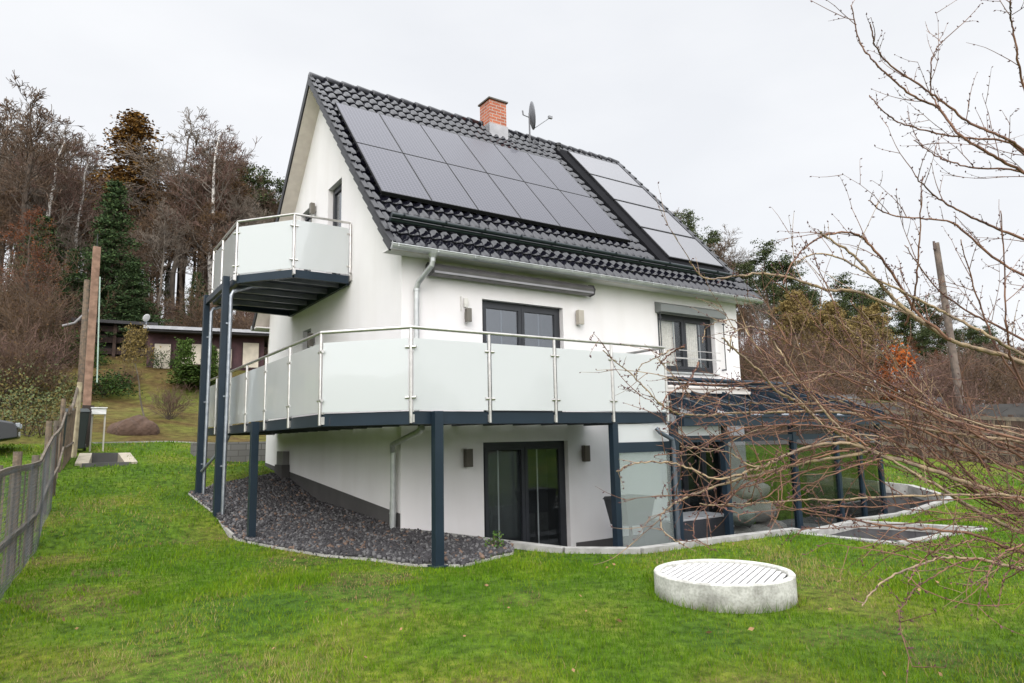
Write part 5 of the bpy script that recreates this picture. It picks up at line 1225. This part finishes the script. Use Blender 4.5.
# garden plants on the meadow
CN = conifer(61, 3.2, 1.0, 'thuja', thuj1, thuj2, -.35, 1.6, base=.0, pw=.45)
for px, R, yt, lab, wd_ in ((181, 33.5, 340, 'taller upright thuja in front of the bungalow', .85), (208, 33.5, 346, 'shorter upright thuja in front of the bungalow beside the balcony poles', .75)):
    x, y = putR(px, R); H = atr(px, yt, R).z-T(x, y); plant('thuja', CN, TB, lab, 'shrub', (x, y), (H/3.2*wd_, H/3.2*wd_, H/3.2))
x, y = putR(194, 33); plant('thuja_hedge', CN, TB, 'low green thuja hedge between the two upright thujas', 'shrub', (x, y), (1.3, 1.0, .3))
x, y = putR(101, 32); plant('round_shrub', shrub(62, 1.1, 1.1, 'round', thuj1, leafS1, n=90, pts_per=30), ('stem', 'foliage'), 'low round dark green bush on the meadow right of the pinkish pole', 'bush', (x, y), (1.25, 1.0, .8))
YT = bare_tree(63, 4, barkG, twG, 'young', leafm=(tan1, .7, .035), nmain=14, spread=1.0, low=.62, twigr=.006)
x, y = putR(141, 26.5); H = atr(147, 326, 26.5).z-T(x, y); plant('young_tree', YT, TB, 'small yellowish young tree in the meadow before the bungalow', 'tree', (x, y), (H/4*.7, H/4*.7, H/4))
x, y = putR(168, 28); plant('bush', SB2, ('stem', 'twigs'), 'leafless greyish bush right of the young yellowish tree', 'bush', (x, y), .6)
x, y = putR(126, 33); plant('bush', SB1, ('stem', 'twigs'), 'thin brown bush left of the young yellowish tree', 'bush', (x, y), .4)
x, y = putR(135, 25.5); q = MB(); md = bmesh.new(); bmesh.ops.create_icosphere(md, subdivisions=4, radius=1)
for v in md.verts:
    k_ = 1+.12*math.sin(5*v.co.x+1)*math.cos(4*v.co.y)+.06*math.sin(13*v.co.x)*math.sin(11*v.co.y+1); v.co = Vector((v.co.x*.75*k_, v.co.y*.6*k_, v.co.z*.5*k_))
me = bpy.data.meshes.new('earth_mound'); md.to_mesh(me); md.free(); me.materials.append(mat('brown_earth', (.085, .05, .033), .95, bump=.8, bscale=14, ns=8)); mo = link('earth_mound', me); mo.location = (x, y, T(x, y)); tag(mo, 'heap of brown earth in front of the young tree', 'earth mound')
gb2 = 'green and yellow brambles behind the left fence'
for px, R, lab, s_ in ((84, 36, 'dark green bush at the foot of the log shelter', .8), (160, 36, 'dark green bush below the left end of the bungalow', .7), (60, 36, 'dark green bush left of the two poles', 1.2)):
    x, y = putR(px, R); plant('evergreen_bush', shrub(int(px), 1.2, 1.1, 'eg', thuj1, leafS1, n=60, pts_per=26), ('stem', 'foliage'), lab, 'bush', (x, y), s_)
for i, (px, R, s_) in enumerate(((-5, 27, 1.3), (12, 26.5, 1.1), (26, 25, 1.0), (42, 25, 1.0), (30, 28, 1.3), (56, 27, 1.0), (8, 30, 1.5), (40, 31, 1.3), (60, 31, .8))):
    x, y = putR(px, R); plant('bramble_bush', G1, ('stem', 'foliage'), ['green bramble bush behind the car at the photo edge', 'green bramble bush right behind the car bonnet', 'yellowish bramble bush right of the car', 'yellowish bramble bush left of the wooden gate', 'green bramble in the middle of the bramble patch', 'bramble bush just behind the gate post', 'large bramble bush highest at the photo edge', 'bramble bush high on the slope left of the gate', 'small bramble bush high beside the pinkish pole'][i], 'bush', (x, y), s_*.85, group=gb2)
gb3 = 'tall bare bushes behind the left fence'
for i, (px, R, s_) in enumerate(((0, 30, 1.8), (18, 32, 2.0), (35, 31, 1.4), (46, 35, 1.2), (60, 41, 1.5), (-15, 31, 2.0), (28, 36, 2.0), (44, 38, 1.9), (8, 37, 2.2))):
    x, y = putR(px, R); plant('bush', (SB1, SB2)[i % 2], ('stem', 'twigs'), ('reddish' if i % 2 else 'brown')+' tall twiggy bush '+('just behind the brambles ' if R < 33 else 'higher on the slope ')+sec(px, SECL), 'bush', (x, y), s_*.62, group=gb3)
# right side wood
glr = 'pines of the wood on the right hill'; rr_ = random.Random(9)
skr = [(640, 190), (690, 208), (706, 195), (740, 225), (770, 232), (800, 240), (835, 262), (880, 270), (920, 285), (960, 292), (1024, 318), (1100, 330), (1200, 335)]
tree('pine', P2, 'tallest open crowned pine on the skyline right of the roof', 706, 66, 0, 14, .8, ytop=203)
tree('pine', P1, 'slim pine on the skyline just left of the tallest pine right of the roof', 684, 64, 0, 15, 1.0, ytop=212)
px = 640
while px < 1180:
    for row, (R, dy) in enumerate(((70, 4), (62, 20), (55, 48), (49, 78))):
        pxx = px+rr_.uniform(-9, 9); yt = np.interp(pxx, [a for a, b_ in skr], [b_ for a, b_ in skr])+dy+rr_.uniform(0, 22)
        if row < 2 and rr_.random() < .72: m = rr_.choice([P1, P2]); tree('pine', m, spec(m)+', '+ROWN[row]+' of right wood, '+sec(pxx, SECR), pxx, R, 0, 15, 1.25, glr, ytop=yt)
        else: m = rr_.choice([B3, B4, B2, B5]); tree('bare_tree', m, spec(m)+', '+ROWN[row]+' of right wood, '+sec(pxx, SECR), pxx, R, 0, 15, 1.2, 'bare trees of the wood on the right hill', ytop=min(yt, 345))
    px += 15
OL = bare_tree(71, 7, barkD, twB, 'olive', leafm=(tan1, 2.5, .05), nmain=26, spread=1.3, low=.12, twigr=.01)
for px, R, yt, lab in ((800, 42, 290, 'yellowish leaved tree right of the house behind the twigs'), (838, 40, 300, 'second yellowish leaved tree right of the first, behind the thick bare branch'), (870, 43, 305, 'third and smallest yellowish leaved tree left of the orange shrub')):
    x, y = putR(px, R); H = atr(px, yt, R).z-T(x, y); plant('autumn_tree', OL, TB, lab, 'tree', (x, y), (H/7, H/7, H/7))
x, y = putR(903, 41); H = atr(903, 345, 41).z-T(x, y); plant('orange_shrub', shrub(72, 2, .9, 'orange', oran1, oran2, n=70, pts_per=30, sz=.12), ('stem', 'foliage'), 'bright orange leaved shrub beyond the right fence', 'bush', (x, y), (1.2, 1.2, H/2.05))
x, y = putR(945, 32); plant('evergreen_bush', shrub(73, 1.2, 1.2, 'ev', leafS2, thuj1, n=60), ('stem', 'foliage'), 'green bush behind the right fence under the utility pole', 'bush', (x, y), (1.5, 1.2, 1.0))
gbr = 'brown bushes beyond the right fence'
for i in range(40):
    px = rr_.uniform(735, 1100); R = rr_.uniform(29, 44)
    if 880 < px < 930: continue
    x, y = putR(px, R)
    plant('bush', rr_.choice([SB1, SB2]), ('stem', 'twigs'), 'bare brown bush '+('close behind the right fence ' if R < 36 else 'far behind the right fence ')+sec(px, SECR), 'bush', (x, y), rr_.uniform(.8, 1.5), group=gbr)
# hedge and trees on the photographer's side (seen only as reflections)
for i, (x, y, s_) in enumerate(((-12, -40, 1), (-2, -44, 1.1), (9, -42, .9), (18, -40, 1.1), (28, -37, 1), (-22, -34, 1))):
    plant('spruce', SP, TB, 'green spruce standing far across the lawn behind the camera', 'tree', (x, y), (1.4, 1.4, .5*s_), group='spruces across the lawn behind the camera')

# a few leaves and weeds in the lawn
lfm = mat('fallen_leaf', (.26, .15, .07), .9); 
rs = np.random.RandomState(77); n_ = 90; R = rs.uniform(2.5, 14, n_); az = np.radians(rs.uniform(0, 70, n_)); x = CX+R*np.sin(az); y = CY+R*np.cos(az); ok = ~inside(x, y, PIT) & ~inside(x, y, GRAVEL) & ~((x > 0) & (y > 0)); x, y = x[ok], y[ok]
C = np.stack([x, y, terr(x, y)+.045], -1); V, F = leafclump(rs, C, 1, .01, .045, .1); lv = link('fallen_leaves', fastmesh('fallen_leaves', V, F, lfm)); tag(lv, 'scattered brown fallen leaves on the lawn', 'leaves', kind='stuff')
x, y = .62, -1.78; wd2 = shrub(81, .22, .2, 'weed', mat('weed_leaf', (.07, .16, .02), .8), thuj2, n=18, pts_per=12, sz=.04); plant('weed', wd2, ('stem', 'foliage'), 'small green weed at the gravel edge beside the front balcony post', 'plant', (x, y), 1.0)
# ================================================================= bare tree in the foreground (right)
fr_ = random.Random(23)
tb_ = atr(1160, 420, 5.6); tz = T(tb_.x, tb_.y)
ft = thing('bare_fruit_tree', 'bare budding fruit tree reaching in from the right with arching twigs', 'tree', (tb_.x, tb_.y, tz))
LO = Vector((tb_.x, tb_.y, tz))
limbm = mat('tan_limb_bark', (.34, .25, .145), .85, bump=.5, bscale=45, ns=14, col2=(.16, .115, .085))
twigm = mat('red_brown_twig', (.21, .105, .060), .8, ns=10, col2=(.09, .042, .028)); budm = mat('dark_bud', (.10, .045, .045), .8)
twigt = mat('tan_twig', (.34, .235, .13), .8, ns=10, col2=(.15, .10, .08))
def catmull(P, n=8):
    out = []
    for i in range(len(P)-1):
        p0 = P[max(i-1, 0)]; p1 = P[i]; p2 = P[i+1]; p3 = P[min(i+2, len(P)-1)]
        for k_ in range(n):
            t_ = k_/n; out.append(.5*((2*p1)+(-p0+p2)*t_+(2*p0-5*p1+4*p2-p3)*t_*t_+(-p0+3*p1-3*p2+p3)*t_**3))
    out.append(P[-1]); return out
def tubearr(pts, rad, n=6):
    q = MB(); q.tube(pts, rad, n, cap=True); return q
BR = [  # (pixel outline, from tip to base), distance at tip / base, radius at tip / base, twig density, bark
 ([(851, 5), (859, 39), (873, 61), (890, 77), (915, 97), (939, 109), (960, 135), (989, 153), (1022, 172), (1075, 200)], 4.2, 4.9, .004, .013, 1.1, 0),
 ([(871, 25), (876, 46), (890, 65), (918, 84), (943, 102), (971, 123), (1003, 137), (1024, 151), (1080, 205)], 4.0, 4.8, .004, .012, 1.2, 0),
 ([(869, 95), (883, 111), (901, 123), (936, 133), (975, 139), (1010, 144), (1070, 190)], 4.3, 4.9, .0035, .010, 1.2, 0),
 ([(914, 140), (929, 151), (950, 162), (978, 168), (1017, 171), (1070, 195)], 4.5, 5.0, .003, .009, 1, 0),
 ([(945, 39), (934, 53), (931, 70), (932, 95), (940, 108)], 4.4, 4.5, .003, .006, .8, 0),
 ([(1010, 0), (1012, 21), (1017, 53), (1024, 88), (1045, 140), (1075, 200)], 4.3, 4.9, .004, .011, 1.3, 0),
 ([(915, 176), (936, 197), (960, 211), (989, 225), (1024, 239), (1085, 262)], 4.1, 4.9, .004, .012, 1.3, 0),
 ([(869, 200), (887, 214), (925, 219), (957, 225), (1000, 262), (1085, 300)], 4.2, 5.0, .0035, .011, 1.3, 0),
 ([(922, 176), (920, 220), (918, 265), (914, 300), (905, 325)], 4.0, 4.3, .003, .008, .9, 0),
 ([(690, 262), (706, 278), (735, 276), (760, 273), (789, 277), (827, 290), (854, 291), (898, 309), (924, 323), (947, 338), (971, 347), (1003, 355), (1024, 363), (1100, 385)], 3.6, 4.9, .004, .020, 1.0, 1),
 ([(820, 232), (827, 238), (857, 258), (877, 281), (900, 305), (924, 323)], 3.9, 4.3, .005, .014, 1.3, 1),
 ([(783, 284), (790, 266), (807, 246), (827, 235), (851, 233), (868, 243), (892, 273), (915, 310), (950, 340)], 3.8, 4.4, .004, .010, 1.4, 0),
 ([(797, 262), (815, 254), (840, 258), (871, 276), (918, 299), (953, 317), (991, 337), (1018, 352), (1085, 380)], 3.7, 4.7, .004, .014, 1.2, 1),
 ([(722, 338), (738, 352), (760, 372), (778, 391), (800, 404), (823, 423), (851, 441), (877, 453), (918, 466), (965, 482), (994, 492), (1024, 502), (1100, 520)], 3.5, 4.9, .005, .021, .8, 1),
 ([(617, 472), (630, 465), (647, 462), (668, 463), (689, 468), (717, 479), (745, 472), (770, 463), (800, 449), (840, 443), (866, 449)], 3.2, 3.9, .003, .010, .9, 1),
 ([(683, 545), (664, 532), (662, 515), (680, 500), (712, 488), (760, 474), (810, 462), (872, 452)], 3.2, 3.9, .003, .010, .9, 1),
 ([(604, 352), (634, 377), (654, 398), (670, 410), (685, 414), (706, 415), (736, 413), (790, 412), (850, 413), (930, 430), (1010, 440), (1090, 450)], 3.3, 4.8, .003, .013, 1.3, 1),
 ([(634, 377), (643, 364), (660, 356), (672, 349)], 3.3, 3.3, .002, .004, .5, 1),
 ([(662, 410), (668, 395), (690, 384), (715, 385), (760, 382), (820, 372), (880, 390), (950, 420), (1080, 450)], 3.4, 4.6, .003, .010, 1.1, 0),
 ([(862, 606), (874, 590), (892, 577), (921, 564), (947, 558), (982, 560), (1024, 568), (1090, 560)], 3.0, 4.3, .003, .011, .9, 1),
 ([(700, 505), (760, 503), (800, 500), (848, 499), (924, 495), (1003, 495), (1040, 503), (1100, 510)], 3.3, 4.8, .003, .010, 1.0, 1),
 ([(800, 372), (848, 400), (880, 414), (918, 429), (965, 450), (1024, 473), (1095, 500)], 3.9, 4.9, .004, .014, 1.1, 0),
 ([(815, 325), (845, 350), (880, 378), (918, 400), (965, 429), (1024, 458), (1090, 480)], 4.0, 4.9, .004, .012, 1.3, 0),
 ([(866, 449), (892, 461), (941, 488), (982, 514), (1024, 532), (1095, 540)], 3.9, 4.8, .008, .016, .9, 1),
 ([(780, 505), (830, 515), (883, 526), (936, 530), (977, 535), (1024, 552), (1090, 545)], 3.4, 4.6, .003, .013, 1.1, 0),
 ([(730, 352), (731, 338), (738, 330), (753, 327), (766, 332), (776, 345), (790, 368), (815, 400), (850, 440)], 3.4, 3.9, .003, .007, .8, 1),
 ([(742, 440), (775, 428), (810, 420), (850, 424), (890, 440), (940, 470), (1000, 505), (1090, 530)], 3.6, 4.8, .003, .012, 1.2, 0),
 ([(765, 330), (800, 350), (835, 372), (875, 398), (930, 450), (990, 500), (1080, 530)], 3.7, 4.7, .003, .009, 1.3, 0),
 ([(850, 300), (880, 340), (905, 380), (935, 430), (985, 490), (1070, 530)], 4.3, 5.0, .003, .010, 1.3, 0),
 ([(1000, 210), (1004, 260), (1006, 320), (1012, 360), (1030, 400)], 4.4, 4.8, .003, .009, 1.3, 0),
 ([(960, 240), (972, 280), (985, 320), (1010, 370), (1060, 420)], 4.5, 4.9, .003, .010, 1.3, 0),
 ([(905, 245), (930, 280), (965, 310), (1005, 330), (1080, 370)], 4.3, 5.0, .003, .011, 1.3, 0),
 ([(990, 470), (960, 440), (925, 425), (880, 418), (840, 428), (812, 445)][::-1], 3.7, 4.6, .003, .009, 1.2, 0),
 ([(812, 250), (845, 330), (870, 370), (900, 395), (960, 425), (1080, 470)], 4.0, 4.9, .003, .009, 1.3, 0),
 ([(655, 455), (690, 450), (730, 432), (780, 425), (830, 428), (868, 446)], 3.4, 3.9, .0025, .007, 1.2, 0),
 ([(720, 512), (735, 492), (765, 475), (800, 462), (850, 450)], 3.4, 3.8, .0025, .006, 1.0, 0),
 ([(985, 590), (990, 570), (1000, 556), (1024, 545), (1080, 540)], 3.4, 4.2, .0025, .008, 1.0, 0),
]
EX = []
for pts, d0, d1, r0, r1, dens, bark in list(BR):
    if pts[-1][0] < 1030 and pts[-1][0] > 900: continue
    for rep in range(0 if pts[0][1] < 300 else 2):
        ox_, oy_ = fr_.uniform(-30 if pts[0][0] > 720 else 15, 55), fr_.uniform(-36, 36); nn_ = len(pts)
        np_ = []
        for i, (a, b_) in enumerate(pts[1 if fr_.random() < .5 and nn_ > 4 else 0:]):
            k_ = 1-i/nn_*.6; np_.append((a+ox_*k_+fr_.uniform(-3, 3), b_+oy_*k_+fr_.uniform(-3, 3)))
        EX.append((np_, d0+fr_.uniform(-.2, .5), d1+fr_.uniform(-.1, .3), .0022, fr_.uniform(.004, .0065), dens*1.0, fr_.random() < .35))
BR += EX
KEEP[0] = True
ntw = 0
def twig(qs, p, d, L_, r, lvl, bark):
    n = max(3, int(L_/.05)); pts = [p]; d = Vector(d).normalized(); curl = Vector((fr_.gauss(0, .05), fr_.gauss(0, .05), fr_.gauss(.03, .05)))
    for i in range(n):
        d = (d+curl+Vector((fr_.gauss(0, .06), fr_.gauss(0, .06), fr_.gauss(0, .06)))).normalized(); pts.append(pts[-1]+d*(L_/n))
    rad = [r*(1-.6*i/n) for i in range(n+1)]; qs[0].tube([v-LO for v in pts], rad, 4, cap=False)
    for i in range(1, n+1):
        if fr_.random() < .75: bud(qs, pts[i], rad[i], d)
        if lvl > 0 and fr_.random() < .30:
            nd = vrot(pts[i]-pts[i-1], fr_.uniform(.5, 1.1), fr_); twig(qs, pts[i], nd, L_*fr_.uniform(.25, .55), r*.7, lvl-1, bark)
def bud(qs, p, r, d):
    o_ = vrot(d, fr_.uniform(.5, 1.2), fr_); s_ = fr_.uniform(.006, .011); a = p-LO; e = a+o_*s_*1.8; u = o_.orthogonal().normalized(); v_ = o_.cross(u); w_ = s_*.45; m_ = a+o_*s_*.7
    qs[1].add([a, m_+u*w_, m_+v_*w_, m_-u*w_, m_-v_*w_, e], [(0, 2, 1), (0, 3, 2), (0, 4, 3), (0, 1, 4), (5, 1, 2), (5, 2, 3), (5, 3, 4), (5, 4, 1)])
for pts, d0, d1, r0, r1, dens, bark in BR:
    n_ = len(pts); P = []
    for i, (px, py) in enumerate(pts):
        t_ = i/(n_-1); P.append(atr(px, py, d0+(d1-d0)*t_+.05*math.sin(i*2.1+px)))
    if pts[-1][0] > 1030:
        zt = max(tz+.35, min(2.6, P[-1].z)); P.append(Vector((tb_.x+fr_.uniform(-.05, .05), tb_.y+fr_.uniform(-.05, .05), zt)))
    C_ = catmull(P, 7); m_ = len(C_); rad = [(r0+(r1-r0)*(i/(m_-1)))*.80 for i in range(m_)]
    rad = [r_*(1+.10*math.sin(i*1.9)*math.sin(i*.7)) for i, r_ in enumerate(rad)]
    q = MB(); q.tube([v-LO+Vector((fr_.gauss(0, .0025), fr_.gauss(0, .0025), fr_.gauss(0, .0025))) for v in C_], rad, 8)
    lim = q.build('branch', limbm if bark else twigm, ft, smooth=True)
    qs = [MB(), MB()]; Lc = 0
    for i in range(1, m_):
        seg = C_[i]-C_[i-1]; Lc += seg.length
        if C_[i].z > 9 or i > m_-7 and pts[-1][0] > 1030: continue
        k_ = seg.length/.048*dens*.62
        while k_ > 0:
            if fr_.random() < k_:
                p = C_[i-1].lerp(C_[i], fr_.random()); nd = vrot(-seg, fr_.uniform(.45, 1.25), fr_); nd = (nd+Vector((0, 0, .35))).normalized()
                big = fr_.random() < .26; L_ = fr_.uniform(.14, .45) if big else fr_.uniform(.02, .10)
                twig(qs, p, nd, L_, .0026 if big else .0021, 1 if big else 0, bark)
            k_ -= 1
        if fr_.random() < .8: bud(qs, C_[i], rad[i], seg)
    tw = qs[0].build('twigs', twigt if bark and fr_.random() < .5 else twigm, lim); bd = qs[1].build('buds', budm, lim) if qs[1].v else None
q = MB(); q.tube([(0, 0, -.3), (.02, .02, .8), (-.02, .03, 1.8), (0, 0, 2.9), (0, 0, 4.3)], [.11, .09, .075, .055, .02], 12); q.build('trunk', limbm, ft, smooth=True)
KEEP[0] = False
S.cycles.max_bounces = 6; S.cycles.transparent_max_bounces = 16
